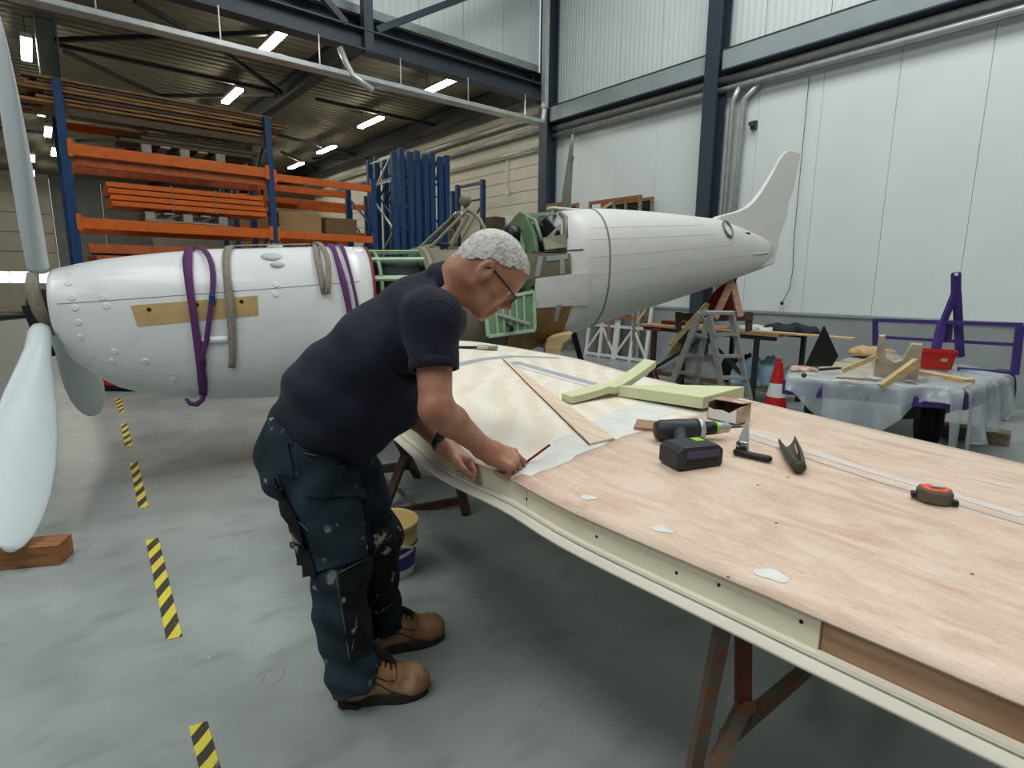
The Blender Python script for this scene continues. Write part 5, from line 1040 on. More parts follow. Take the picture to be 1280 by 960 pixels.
# second foam piece: gently bent bar resting on the first
A = onw(712, 506); A = V(A[0], A[1], wz(A[0], A[1])+.006); Bq = aty(817, 459, float(P[3][1])+.12)
pf = []
for i in range(13):
    a = i/12; c = A*(1-a)+Bq*a+ZX*(-.045*math.sin(a*math.pi)*(.6 if a < .5 else 1)); d = nrm((Bq-A)*V(1, 1, 0)); s = V(-d[1], d[0], 0)
    c = V(c[0], c[1], max(c[2], wz(c[0], c[1])+.005)); pf.append([c-s*.015, c+s*.075+d*.015, c+s*.075+d*.015+ZX*.034, c-s*.015+ZX*.034])
one(MB().loft(pf), 'foam_bar', 'bent pale green foam strip leaning with its raised end over the flat foam', 'foam', M['foam'], bevel=.003)
# small open carton
c = onw(906, 527); c = V(c[0], c[1], wz(c[0], c[1])+.004); d_ = nrm(V(1, .45, 0)); s_ = V(-d_[1], d_[0], 0)
c0, c1 = onw(884, 524), onw(919, 533); d_ = nrm((c1-c0)*V(1, 1, 0)); s_ = V(-d_[1], d_[0], 0); Lx = float(np.linalg.norm((c1-c0)[:2])); hb = .078
t = thing('small_carton', 'small torn open carton standing on the wing behind the drill', 'carton', c0)
b0 = V(c0[0], c0[1], max(wz(*c0[:2]), wz(*c1[:2]))+.004)
def bw(x, y, z): return b0+d_*x*Lx+s_*y*.10+ZX*z*hb
MB().prism([bw(0, 0, 0), bw(1, 0, 0), bw(1, 1, 0), bw(0, 1, 0)], ZX*.003).build('bottom', M['boxin'], t); MB().prism([bw(1, 0, 0), bw(1, 1, 0), bw(1, 1, .98), bw(1, 0, .80)], d_*.003).build('side', M['boxout'], t)
MB().prism([bw(0, 0, 0), bw(0, 1, 0), bw(0, 1, 1), bw(0, 0, .9)], d_*.003).build('side', M['boxin'], t); MB().prism([bw(0, 1, 0), bw(1, 1, 0), bw(1, 1, 1), bw(0, 1, 1)], s_*.003).build('back', M['boxin'], t)
MB().prism([bw(0, 0, 0), bw(1, 0, 0), bw(1, 0, .80), bw(.75, 0, .5), bw(.5, 0, .6), bw(.2, 0, .55), bw(0, 0, .62)], s_*.003).build('front_flap', M['cloth_wh'], t); MB().prism([bw(0, .3, 1.0), bw(0, 1, 1.0), bw(1.1, 1, 1.0), bw(1.02, .35, 1.02)], ZX*.003).build('lid_flap', M['boxout'], t)
# ------------------------------------------------------------------ cordless drill lying on its battery
D = onw(872, 588); zD = wz(D[0], D[1])+.004
fb_ = onw(846, 592); fr_ = onw(903, 583); dx = nrm((fr_-fb_)*V(1, 1, 0)); wB = float(np.linalg.norm((fr_-fb_)[:2])); dyv = V(-dx[1], dx[0], 0)
t = thing('cordless_drill', 'black cordless drill lying on the wing with its battery towards the camera', 'drill', V(fb_[0], fb_[1], zD)); b = V(fb_[0], fb_[1], zD)
q = lambda x, y, z: b+dx*x*wB+dyv*y+ZX*z
hB = .072
bat = MB().loft([[q(x, y, z) for x, z in ((.04, 0), (.96, 0), (1, .012), (1, hB-.016), (.88, hB), (.12, hB), (0, hB-.016), (0, .012))] for y in (0, .008, .09, .10)]).build('battery', M['drillgrey'], t, bevel=.004)
MB().prism([q(.18, -.001, .036), q(.90, -.001, .036), q(.90, -.001, .060), q(.18, -.001, .060)], -dyv*.0018).build('battery_label', M['batlabel'], bat); MB().prism([q(.2, -.001, .014), q(.88, -.001, .014), q(.88, -.001, .028), q(.2, -.001, .028)], -dyv*.0015).build('clip_recess', M['black'], bat, bevel=.001)
MB().prism([q(.62, .05, hB), q(.8, .05, hB), q(.8, .085, hB), q(.62, .085, hB)], ZX*.002).build('release_button', M['lime'], bat)
# grip from the battery to the motor housing
mB_ = onw(835, 552); mF = onw(905, 541)
ax0 = V(mB_[0], mB_[1], wz(*mB_[:2])+.034); 
m0 = aty(818, 538, float(mB_[1])+.0); m1 = aty(925, 522, float(mB_[1])+.03); ax = nrm(m1-m0); m0 = V(m0[0], m0[1], max(m0[2], wz(m0[0], m0[1])+.036)); 
m1 = m0+ax*np.linalg.norm(m1-m0); m1[2] = m0[2]+.008; ax = nrm(m1-m0); Lm = float(np.linalg.norm(m1-m0))
mh = MB().lathe([(0, .014), (.004, .029), (.02, .037), (.5*Lm*.6, .038), (.42*Lm, .035), (.45*Lm, .037), (.50*Lm, .037)], m0, ax, 24).build('motor_housing', M['drillgrey'], t, smooth=True)
MB().lathe([(.50*Lm, .036), (.505*Lm, .038), (.56*Lm, .037), (.565*Lm, .032)], m0, ax, 24).build('gear_ring', M['galv'], t, smooth=True); MB().lathe([(.565*Lm, .026), (.70*Lm, .024), (.71*Lm, .022)], m0, ax, 24).build('torque_collar', M['black'], t, smooth=True)
MB().lathe([(.71*Lm, .0235), (.735*Lm, .0235)], m0, ax, 24).build('lime_ring', M['lime'], t, smooth=True); MB().lathe([(.735*Lm, .022), (.78*Lm, .022), (.79*Lm, .020), (.86*Lm, .019), (.89*Lm, .010), (.90*Lm, .0)], m0, ax, 24, False).build('chuck', M['galv'], t, smooth=True)
MB().lathe([(.88*Lm, .004), (1.02*Lm, .0035), (1.05*Lm, .001)], m0, ax, 8).build('bit', M['dark_steel'], t)
g1 = q(.3, .06, .045); g0 = m0+ax*.30*Lm-ZX*.004
MB().tube([g0, g0*.6+g1*.4, g0*.3+g1*.7, g1], [.026, .021, .021, .027], 14).build('grip', M['drillgrey'], t, smooth=True)
MB().sphere(m0+ax*.47*Lm-dyv*.026-ZX*.008, .010, 10).build('trigger', M['lime'], t, smooth=True); MB().box(m0+ax*.36*Lm-dyv*.028+ZX*.012, (.016, .006, .008), ax).build('direction_button', M['lime'], t)
# ------------------------------------------------------------------ folding saw, half open
k0 = onw(918, 570); k1 = onw(964, 580); zk = wz(*k0[:2])+.004
t = thing('folding_saw', 'folding saw with a black handle, its blade standing up, right of the drill', 'saw', V(k0[0], k0[1], zk))
K0 = V(k0[0], k0[1], zk+.011); K1 = V(k1[0], k1[1], wz(*k1[:2])+.015); d_ = nrm(K1-K0); s_ = V(-d_[1], d_[0], 0)
MB().loft([[c+s_*r*math.cos(a)+ZX*r2*math.sin(a) for a in np.linspace(0, 2*math.pi, 13)[:-1]] for c, r, r2 in ((K0-d_*.004, .006, .006), (K0, .012, .011), (K0*.6+K1*.4, .0135, .011), (K1-d_*.008, .013, .011), (K1, .008, .007))]).build('handle', M['black'], t, smooth=True)
pv = K0+d_*.018+s_*.012+ZX*.012; tipk = aty(936, 522, float(pv[1])+.06)
MB().box(pv+V(0, .004, .006), (.034, .014, .03), d_).build('pivot_block', M['drillgrey'], t, bevel=.003); MB().box(pv+V(.004, -.004, .016), (.026, .008, .016), d_).build('steel_ferrule', M['silver'], t, bevel=.002)
e = nrm(tipk-pv); sd = nrm(np.cross(e, V(0, -1, .3)))
MB().prism([pv+sd*.024, pv-sd*.022, tipk-sd*.004, tipk+sd*.002], np.cross(e, sd)*.0016).build('blade', M['galv'], t)
# ------------------------------------------------------------------ leather sheath, open clip shape
b0 = onw(998, 594); b0 = V(b0[0], b0[1], wz(*b0[:2])+.005); tp = onw(984, 560)
d_ = nrm((tp-b0)*V(1, 1, 0)); s_ = V(-d_[1], d_[0], 0); ln = float(np.linalg.norm((tp-b0)[:2]))
t = thing('tool_sheath', 'dark olive open sheath lying on the wing between saw and tape measure', 'sheath', b0)
mb = MB(); rings = []
for i in range(12):
    a = i/11; gap = .25+1.0*a; rw_ = .8*(.016+.013*math.sin(min(1, a*1.6)*math.pi/2)); rh = .020+.004*a; row = []
    for h in np.linspace(math.pi/2+gap, math.pi*2.5-gap, 22):
        row.append(b0+d_*ln*a*(1.0+.22*max(0, math.cos(h)))+s_*rw_*1.25*math.cos(h)*-1+ZX*(.021+rh*.9*math.sin(h)))
    rings.append(row)
mb.loft(rings, False, False); mb.build('pouch', M['sheath'], t, smooth=True, solid=.004, soff=0)
MB().sphere(b0+ZX*.020+d_*.002, (.0205, .012, .019), 14, np.column_stack([s_, d_, ZX])).build('toe', M['sheath'], t, smooth=True)
MB().tube([b0+d_*ln*.35+s_*-.006+ZX*.034, b0+d_*ln*.8+s_*-.014+ZX*.030], .0025, 6).build('lining_edge', M['tan'], t, smooth=True)
# ------------------------------------------------------------------ tape measure
c = onw(1170, 634); c = V(c[0], c[1], wz(*c[:2])+.004); t = thing('tape_measure', 'grey tape measure with an orange face lying on the wing', 'tape measure', c)
d_ = nrm(V(.9, -.45, 0)); s_ = V(-d_[1], d_[0], 0); c = c+s_*.035
oct_ = lambda r, z: [c+d_*r*x+s_*r*.86*y+ZX*z for x, y in ((1, .35), (.75, .85), (.2, 1.05), (-.35, 1.02), (-.85, .7), (-1, .2), (-.98, -.4), (-.6, -.9), (0, -1.05), (.6, -.95), (.95, -.5))]
MB().loft([oct_(.036, 0), oct_(.040, .004), oct_(.040, .030), oct_(.036, .036)]).build('rubber_case', M['tapegrey'], t, bevel=.002)
MB().loft([oct_(.031, .0355), oct_(.030, .0385)]).build('orange_face', M['tapeorange'], t, bevel=.001)
MB().box(c+d_*.004+ZX*.042, (.030, .017, .008), d_).build('belt_clip', M['galv'], t, bevel=.003); MB().lathe([(.038, .013), (.041, .011)], c-d_*.0+ZX*.0, ZX, 14).build('clip_hub', M['tapegrey'], t)
MB().box(c-d_*.043+ZX*.012, (.016, .022, .016), d_).build('lock_button', M['black'], t, bevel=.003); MB().box(c+d_*.043-s_*.012+ZX*.008, (.014, .02, .014), d_).build('tape_hook', M['black'], t, bevel=.002)
# ================================================================== THE WORKER
class SDF:
    """signed distance field on a grid, built of smoothly joined primitives and turned into ONE surface (surface nets)"""
    def __init__(s, lo, hi, h):
        s.lo = V(*lo); s.h = h; s.n = np.ceil((V(*hi)-s.lo)/h).astype(int)+1; s.F = np.full(s.n, 1.0, np.float32)
    def loc(s, lo, hi):
        i0 = np.clip(np.floor((lo-s.lo)/s.h).astype(int), 0, s.n); i1 = np.clip(np.ceil((hi-s.lo)/s.h).astype(int)+1, 0, s.n)
        if np.any(i1 <= i0): return None
        g = [s.lo[k]+s.h*np.arange(i0[k], i1[k], dtype=np.float32) for k in range(3)]
        return tuple(slice(i0[k], i1[k]) for k in range(3)), g[0][:, None, None].astype(np.float32), g[1][None, :, None].astype(np.float32), g[2][None, None, :].astype(np.float32)
    def comb(s, sl, d, k, op='add'):
        f = s.F[sl]
        if op == 'add':
            h = np.clip(.5+.5*(f-d)/k, 0, 1); s.F[sl] = f*(1-h)+d*h-k*h*(1-h)
        elif op == 'sub':
            h = np.clip(.5-.5*(f+d)/k, 0, 1); s.F[sl] = f*(1-h)+(-d)*h+k*h*(1-h)
    def cap(s, p, q, r1, r2, k=.01, ysc=1., op='add', m=.06):
        p = V(*p); q = V(*q); R = max(r1, r2)/min(1, ysc)+m+k
        L = s.loc(np.minimum(p, q)-R, np.maximum(p, q)+R)
        if L is None: return s
        sl, x, y, z = L; d = q-p; ym = (p[1]+q[1])/2
        a = x-p[0]; c = z-p[2]; b = y-p[1]
        D = d.copy(); D2 = D.dot(D) or 1e-9
        t = np.clip((a*D[0]+b*D[1]+c*D[2])/D2, 0, 1)
        ds = np.sqrt((a-t*D[0])**2+((b-t*D[1])*ysc)**2+(c-t*D[2])**2)-(r1+(r2-r1)*t)
        s.comb(sl, ds.astype(np.float32), k, op); return s
    def ell(s, c, r, R=None, k=.01, op='add', m=.06):
        c = V(*c); r = V(*r); R = np.eye(3) if R is None else R; e = float(r.max())+m+k
        L = s.loc(c-e, c+e)
        if L is None: return s
        sl, x, y, z = L; a, b, g = x-c[0], y-c[1], z-c[2]
        l = [(a*R[0, i]+b*R[1, i]+g*R[2, i]) for i in range(3)]
        k0 = np.sqrt(sum((l[i]/r[i])**2 for i in range(3))); k1 = np.sqrt(sum((l[i]/r[i]**2)**2 for i in range(3)))+1e-9
        s.comb(sl, (k0*(k0-1)/k1).astype(np.float32), k, op); return s
    def cut(s, p, n, k=.002):                                     # keep the side opposite to n
        p = V(*p); n = nrm(n); g = [s.lo[i]+s.h*np.arange(s.n[i], dtype=np.float32) for i in range(3)]
        d = (g[0][:, None, None]-p[0])*n[0]+(g[1][None, :, None]-p[1])*n[1]+(g[2][None, None, :]-p[2])*n[2]
        s.F = np.maximum(s.F, d.astype(np.float32)); return s
    def mesh(s):
        F = s.F; ins = F < 0; nx, ny, nz = F.shape
        cnt = np.zeros((nx-1, ny-1, nz-1), np.uint8)
        for a in (0, 1):
            for b in (0, 1):
                for c in (0, 1): cnt += ins[a:nx-1+a, b:ny-1+b, c:nz-1+c]
        act = (cnt > 0) & (cnt < 8); ii = np.argwhere(act); idx = np.full(act.shape, -1, np.int64); idx[act] = np.arange(len(ii))
        acc = np.zeros((len(ii), 3)); num = np.zeros(len(ii)); cs = [(a, b, c) for a in (0, 1) for b in (0, 1) for c in (0, 1)]
        for p in cs:
            for ax in range(3):
                if p[ax]: continue
                q = list(p); q[ax] = 1
                v0 = F[ii[:, 0]+p[0], ii[:, 1]+p[1], ii[:, 2]+p[2]]; v1 = F[ii[:, 0]+q[0], ii[:, 1]+q[1], ii[:, 2]+q[2]]
                m = (v0 < 0) != (v1 < 0); t = v0[m]/(v0[m]-v1[m]); P = np.tile(np.array(p, float), (m.sum(), 1)); P[:, ax] += t; acc[m] += P; num[m] += 1
        vs = s.lo+s.h*(ii+acc/num[:, None]); fs = []
        for ax in range(3):
            b, c = [(1, 2), (2, 0), (0, 1)][ax]; sl0 = [slice(None)]*3; sl1 = [slice(None)]*3; sl0[ax] = slice(0, -1); sl1[ax] = slice(1, None)
            e = ins[tuple(sl0)] != ins[tuple(sl1)]; P = np.argwhere(e); up = ins[tuple(sl0)][e]
            ok = (P[:, b] > 0) & (P[:, c] > 0) & (P[:, b] < F.shape[b]-1) & (P[:, c] < F.shape[c]-1); P = P[ok]; up = up[ok]
            def at(db, dc): Q = P.copy(); Q[:, b] += db; Q[:, c] += dc; return idx[Q[:, 0], Q[:, 1], Q[:, 2]]
            f = np.stack([at(-1, -1), at(0, -1), at(0, 0), at(-1, 0)], 1); f[~up] = f[~up][:, ::-1]; fs.append(f)
        return vs, np.concatenate(fs)
def smooth_vs(vs, fs, it=2, lam=.5):
    e = np.concatenate([fs[:, [0, 1]], fs[:, [1, 2]], fs[:, [2, 3]], fs[:, [3, 0]]]); n = len(vs)
    for _ in range(it):
        acc = np.zeros((n, 3)); c = np.bincount(e[:, 0], minlength=n)+np.bincount(e[:, 1], minlength=n)
        for k in range(3): acc[:, k] = np.bincount(e[:, 0], vs[e[:, 1], k], n)+np.bincount(e[:, 1], vs[e[:, 0], k], n)
        vs = vs+lam*(acc/np.maximum(c, 1)[:, None]-vs)
    return vs
def vnormals(vs, fs):
    fn = np.cross(vs[fs[:, 2]]-vs[fs[:, 0]], vs[fs[:, 3]]-vs[fs[:, 1]]); N = np.zeros_like(vs)
    for k in range(4):
        for j in range(3): N[:, j] += np.bincount(fs[:, k], fn[:, j], len(vs))
    return N/np.maximum(np.linalg.norm(N, axis=1), 1e-12)[:, None]
def npmesh(name, vs, fs, m, parent, smooth=True):
    off = OFF.get(parent.name, V(0, 0, 0)); me = bpy.data.meshes.new(name); me.from_pydata((vs-off).tolist(), [], fs.tolist()); me.materials.append(m)
    me.polygons.foreach_set('use_smooth', [smooth]*len(me.polygons)); o = bpy.data.objects.new(name, me); COL.objects.link(o); o.parent = parent; OFF[o.name] = off; return o
YM = 1.86
man = thing('person', 'person in a navy polo shirt and dark work trousers bending over the wing', 'person', V(-.48, 1.9, 0))
# joints
sh_r = aty(540, 398, 1.68); el_r = aty(545, 510, 1.60); wr_r = aty(607, 562, 1.685)
sh_l = aty(552, 398, 2.04); el_l = aty(508, 505, 2.02); wr_l = aty(560, 561, 1.86)
hd = aty(612, 341, 1.80); nb = aty(550, 364, 1.84)
hip_r = V(-.67, 1.775, .93); hip_l = V(-.64, 1.965, .92); kn_r = aty(423, 700, 1.745); kn_l = aty(468, 675, 1.98); an_r = V(-.525, 1.725, .10); an_l = V(-.49, 2.03, .10)
# head frame: forward, left (away from the camera), up
hf = nrm(V(.70, .03, -.71)); hl = nrm(np.cross(V(0, 0, 1), hf)); hl = nrm(V(-.05, 1, 0)-hf*V(-.05, 1, 0).dot(hf)); hu = nrm(np.cross(hf, hl))
HS = 1.03
HR = np.column_stack([hf, hl, hu]); H_ = lambda x, y, z: hd+HR@(V(x, y, z)*HS)
W = SDF(np.minimum(hd, wr_r)-V(.66, .30, .26), hd+V(.42, .42, .22), .0032)
W = SDF(V(-.62, 1.45, .80), V(.16, 2.26, 1.66), .0032)
def head(S):
    e = lambda c, r, k=.015, op='add', R=HR: S.ell(H_(*c), V(*r)*HS, R, k, op, .03)
    cp = lambda p, q, a, b, k=.012, op='add': S.cap(H_(*p), H_(*q), a*HS, b*HS, k, 1, op, .03)
    e((-.012, 0, .030), (.100, .078, .092)); e((.028, 0, -.02), (.066, .064, .085), .03); e((.045, 0, .045), (.048, .062, .055), .03)
    for y in (-1, 1):
        cp((-.012, .052*y, -.055), (.062, .018*y, -.102), .022, .019, .025); e((.052, .043*y, -.028), (.028, .022, .02), .02); e((.045, .032*y, -.068), (.03, .022, .026), .02)
    e((.074, 0, -.106), (.019, .024, .017), .016); cp((.084, -.034, .019), (.084, .034, .019), .011, .011, .014)
    for y in (-1, 1): e((.097, .031*y, .0), (.016, .017, .011), .010, 'sub')
    cp((.089, 0, .010), (.110, 0, -.027), .0080, .0130, .012); e((.111, 0, -.031), (.0135, .013, .0115), .008)
    for y in (-1, 1): e((.101, .012*y, -.039), (.012, .009, .008), .006)
    e((.086, 0, -.053), (.015, .020, .014), .012); e((.084, 0, -.088), (.013, .022, .014), .012); e((.084, 0, -.066), (.018, .028, .016), .01); cp((.0955, -.017, -.067), (.0955, .017, -.067), .0055, .0055, .004); cp((.094, -.015, -.079), (.094, .015, -.079), .006, .006, .004); cp((.1005, -.024, -.073), (.1005, .024, -.073), .0022, .0022, .003, 'sub')
    for y in (-1, 1):
        e((-.014, .081*y, -.004), (.023, .0085, .036), .005); e((-.011, .0895*y, .002), (.013, .006, .022), .003, 'sub'); e((-.006, .079*y, -.036), (.008, .006, .010), .006); e((.004, .081*y, -.006), (.004, .005, .008), .004)
    cp((-.05, 0, -.02), (-.058, 0, -.06), .060, .056, .03)
    S.cap(H_(-.045, 0, -.045), nb, .057*HS, .060, .03)
    cp((.02, 0, -.082), (-.035, 0, -.125), .038, .050, .03)
head(W)
# arms (the shoulder root is inside the shirt)
W.cap(nb-V(.03, 0, .03), sh_r, .06, .058, .03); W.cap(nb-V(.03, 0, .03), sh_l, .06, .058, .03)
W.cap(nb-V(.03, 0, .03), aty(470, 445, YM), .07, .12, .03); W.cap(aty(470, 445, YM), aty(430, 505, YM), .13, .15, .03)
def arm(S, sh, el, wr):
    S.cap(sh, el, .060, .0475, .015); d = el+(wr-el)*.30; S.cap(el, d, .0465, .0485, .02); S.cap(d, wr, .0465, .030, .015); S.ell(el, (.044, .042, .042), None, .02)
arm(W, sh_r, el_r, wr_r); arm(W, sh_l, el_l, wr_l)
def hand(S, wr, d, nup, side, curl, spread=1., thumb_c=.5, hs=1.14):
    """d: wrist->knuckles, nup: back-of-hand normal, side: +1 when the thumb lies along nup x d"""
    d = nrm(d); n = nrm(nup-d*nup.dot(d)); l = np.cross(n, d)*side; tips = []; q_ = hs
    S.cap(wr-d*.01, wr+d*.02*q_, .030*q_, .029*q_, .015, 1)
    off = [(.030, .080, .0105), (.010, .086, .0105), (-.010, .082, .010), (-.028, .073, .009)]; lens = [(.043, .026, .021), (.047, .029, .022), (.043, .027, .021), (.034, .021, .018)]
    for (o_, k_, r) in off:
        S.cap(wr+(d*.012+l*o_*.65)*q_, wr+(d*k_+l*o_)*q_, .0165*q_, .0125*q_, .012); S.cap(wr+(d*.02+l*o_*.7-n*.010)*q_, wr+(d*k_*.9+l*o_*.95-n*.008)*q_, .015*q_, .010*q_, .012)
    S.cap(wr+(d*.025+l*.012-n*.006)*q_, wr+(d*.06-n*.006)*q_, .02*q_, .018*q_, .02)
    for i, (o_, k_, r) in enumerate(off):
        p = wr+(d*k_+l*o_)*q_; a = 0.; S.ell(p+n*.003, (.0118*q_,)*3, None, .006)
        for j in range(3):
            a += curl[i][j]; v = d*math.cos(a)-n*math.sin(a)+l*(.05*spread*(1.5-i))*(1 if j == 0 else .3); q = p+nrm(v)*lens[i][j]*q_; rr = r*q_*(1-.07*j); S.cap(p, q, rr, rr*.93, .0025, 1, 'add', .02); p = q
        tips.append(p)
    p = wr+(d*.018+l*.026-n*.006)*q_; q = p+(d*.034+l*.020-n*.012)*q_; S.cap(p, q, .0165*q_, .0125*q_, .01)
    q2 = q+nrm(d*1+l*(.25-thumb_c*.5)-n*.35)*.033*q_; S.cap(q, q2, .0115*q_, .0105*q_, .004); q3 = q2+nrm(d*1+l*(-.15-thumb_c*.5)-n*.3)*.026*q_; S.cap(q2, q3, .0105*q_, .0085*q_, .003)
    return tips, q3
dR = V(.90, .12, -.40); nR = V(.30, -.42, .86)
tipsR, thR = hand(W, wr_r, dR, nR, 1, [(.45, .75, .35), (.85, 1.15, .6), (1.1, 1.5, .6), (1.2, 1.6, .6)], .6, .6, 1.16)
dL = V(.86, -.25, -.42); nL = V(.30, .35, .88)
tipsL, thL = hand(W, wr_l, dL, nL, -1, [(.5, .9, .5), (.75, 1.2, .6), (.9, 1.4, .6), (1.0, 1.4, .6)], .6, .3, 1.1)
vs, fs = W.mesh(); vs = smooth_vs(vs, fs, 2)
# legs and hips under the clothes, part of the same body
Lg = SDF(V(-1.0, 1.5, .06), V(-.2, 2.3, 1.2), .012)
Lg.cap(aty(430, 505, YM), (hip_r+hip_l)/2, .15, .14, .05)
for h_, k_, a_ in ((hip_r, kn_r, an_r), (hip_l, kn_l, an_l)): Lg.cap(h_, k_, .085, .058, .03); Lg.cap(k_, a_, .056, .04, .02)
v2, f2_ = Lg.mesh()
body = npmesh('body', np.concatenate([vs, v2]), np.concatenate([fs, f2_+len(vs)]), M['skin'], man)
# eyes
for y in (-1, 1):
    o = MB().sphere(H_(.0755, .031*y, .0), .0125*HS, 14).build('eyeball', M['whitep'], man, smooth=True)
    MB().sphere(H_(.0835, .031*y, -.001), .0058*HS, 10).build('iris', M['dark'], o, smooth=True)
# hair: close-cropped grey cap over the skull
Hs = SDF(hd-.2, hd+.2, .003); head_only = Hs
e = lambda c, r, k=.015: Hs.ell(H_(*c), V(*r)*HS, HR, k)
e((-.012, 0, .030), (.1045, .0825, .0965)); e((.043, 0, .045), (.050, .0655, .058), .03)
Hs.cap(H_(-.05, 0, -.02), H_(-.058, 0, -.05), .0625*HS, .058*HS, .03)
vh, fh = Hs.mesh(); nh = vnormals(vh, fh)
lc = (vh-hd)@HR/HS
# hairline: forehead, temple, above and behind the ear, nape
line = np.where(lc[:, 0] > .035, .060+.9*(lc[:, 0]-.060)*0+.35*(lc[:, 0]-.035), np.where(lc[:, 0] > -.03, .028+.3*(lc[:, 0]+.03), -.045+.9*np.clip(lc[:, 0]+.10, 0, .08)))
line = line+.0035*np.sin(lc[:, 0]*160)*np.cos(lc[:, 1]*130)
keep = (lc[:, 2] > line)
ph = vh*1.0
nz_ = .0009*np.sin(ph[:, 0]*420+3*np.sin(ph[:, 1]*150))*np.sin(ph[:, 2]*380+2*np.sin(ph[:, 0]*170))+.0006*np.sin(ph[:, 0]*900+ph[:, 2]*700)
vh = vh+nh*nz_[:, None]
kf = keep[fh].all(1); fh = fh[kf]; used = np.unique(fh); mp_ = np.full(len(vh), -1); mp_[used] = np.arange(len(used))
hair = npmesh('hair', vh[used], mp_[fh], M['hair'], man); md = hair.modifiers.new('solid', 'SOLIDIFY'); md.thickness = .005; md.offset = -1
for y in (-1, 1): MB().tube([H_(.092, .016*y, .021), H_(.093, .03*y, .0245), H_(.082, .045*y, .020)], [.0025, .004, .002], 6).build('eyebrow', M['hair'], man, smooth=True)
# glasses
gl = MB()
for y in (-1, 1):
    c = H_(.112, .032*y, -.004); gl.tube([c+HR@(V(-.004*abs(math.cos(t)), .023*math.cos(t), .0155*math.sin(t))*HS) for t in np.linspace(0, 2*math.pi, 21)[:-1]], .0013, 6, closed=True)
    gl.tube([H_(.106, .056*y, .004), H_(.05, .074*y, .010), H_(-.005, .0835*y, .012), H_(-.025, .0845*y, -.004)], .0026, 6)
gl.tube([H_(.112, -.009, .002), H_(.115, 0, .004), H_(.112, .009, .002)], .0013, 6)
go = gl.build('glasses', M['black'], man, smooth=True); tag(go, 'thin dark-framed glasses')
for y in (-1, 1): MB().lathe([(0, .0), (.0005, .0)], H_(0, 0, 0), ZX, 4) if False else MB().add([H_(.111, .032*y, -.004)]+[H_(.111-.004*abs(math.cos(t)), .032*y+.022*math.cos(t), -.004+.0148*math.sin(t)) for t in np.linspace(0, 2*math.pi, 21)[:-1]], [(0, i+1, (i+1) % 20+1) for i in range(20)]).build('lens', M['glass'], go)
# wrist watch on the left wrist
wd_ = nrm(wr_l-el_l); wc = wr_l-wd_*.034
wa_ = MB().lathe([(-.012, .0325), (-.012, .0385), (.012, .0385), (.012, .0325)], wc, wd_, 24).build('watch_strap', M['black'], man, smooth=True)
wn = nrm(V(.1, -.75, .55)-wd_*wd_.dot(V(.1, -.75, .55))); MB().lathe([(.033, .017), (.044, .017), (.045, .013)], wc, wn, 20).build('watch_face', M['black'], wa_); MB().lathe([(.041, .0178), (.0435, .0178)], wc, wn, 20).build('watch_rim', M['silver'], wa_)
# ------------------------------------------------------------------ shirt
S = SDF(V(-1.02, 1.42, .72), V(-.02, 2.32, 1.62), .006)
C = lambda u, v, y=YM: aty(u, v, y)
S.cap(C(398, 548), C(432, 500), .175, .19, .05, .98); S.cap(C(432, 500), C(486, 438), .192, .165, .06, .88); S.cap(C(486, 438), C(528, 390), .165, .105, .06, .72); S.cap(C(470, 500), C(500, 500), .12, .09, .06, .9)
S.cap(C(528, 388), nb, .10, .075, .04, .85); S.cap(nb, nb+nrm(H_(-.045, 0, -.05)-nb)*.06, .072, .066, .03)
for sh, el in ((sh_r, el_r), (sh_l, el_l)):
    hem = sh+(el-sh)*.56
    S.cap(C(520, 392), sh, .11, .088, .04); S.cap(sh, hem, .086, .071, .03); S.cap(hem, sh+(el-sh)*.75, .071, .071, .01)
S.cut(sh_r+(el_r-sh_r)*.555, np.array([0, 0, 0])+nrm(el_r-sh_r)) if False else None
vs_, fs_ = None, None
# cut the sleeves and the neck: carve with half-spaces limited to a neighbourhood
def local_cut(Sd, p, n, R):
    n = nrm(n); L = Sd.loc(p-R, p+R); sl, x, y, z = L; d = ((x-p[0])*n[0]+(y-p[1])*n[1]+(z-p[2])*n[2]); rr = np.sqrt((x-p[0])**2+(y-p[1])**2+(z-p[2])**2)-R
    cut = np.maximum(-d, rr); Sd.F[sl] = np.maximum(Sd.F[sl], -cut)
for sh, el in ((sh_r, el_r), (sh_l, el_l)): local_cut(S, sh+(el-sh)*.555+(el-sh)*0, el-sh, .125)
neck_ax = nrm(H_(-.045, 0, -.045)-nb)
coll = nb+neck_ax*.050
local_cut(S, coll, neck_ax, .13)
wb0 = C(333, 516); wb1 = C(462, 588); hemn = nrm(np.cross(wb1-wb0, V(0, 1, 0))); hemn = hemn if hemn[2] < 0 else -hemn
S.cut((wb0+wb1)/2, hemn)
sv, sf = S.mesh(); sv = smooth_vs(sv, sf, 3); sn = vnormals(sv, sf)
# folds: soft ripples running from the waist to the shoulder and round the belly, stronger low on the back
ax_t = nrm(C(520, 390)-C(400, 540)); tt = (sv-C(400, 540)).dot(ax_t)/np.linalg.norm(C(520, 390)-C(400, 540)); pr = np.cross(ax_t, V(0, 1, 0)); cc = (sv-C(400, 540)).dot(pr)
amp = .011*np.clip(1-tt*1.15, .14, 1); rip = np.sin(cc*34+tt*9+2*np.sin(sv[:, 1]*9))*.6+np.sin(tt*26+cc*14+sv[:, 1]*7)*.55+np.sin(tt*11-cc*22)*.4
sl_t = np.clip((sv-sh_r).dot(nrm(el_r-sh_r))/.16, 0, 1)*(np.linalg.norm(sv-sh_r, axis=1) < .2)
rip = rip*amp+.003*np.sin(sv[:, 2]*70+sv[:, 0]*60)*sl_t
sv = sv+sn*rip[:, None]
shirt = npmesh('polo_shirt', sv, sf, M['shirt'], man)
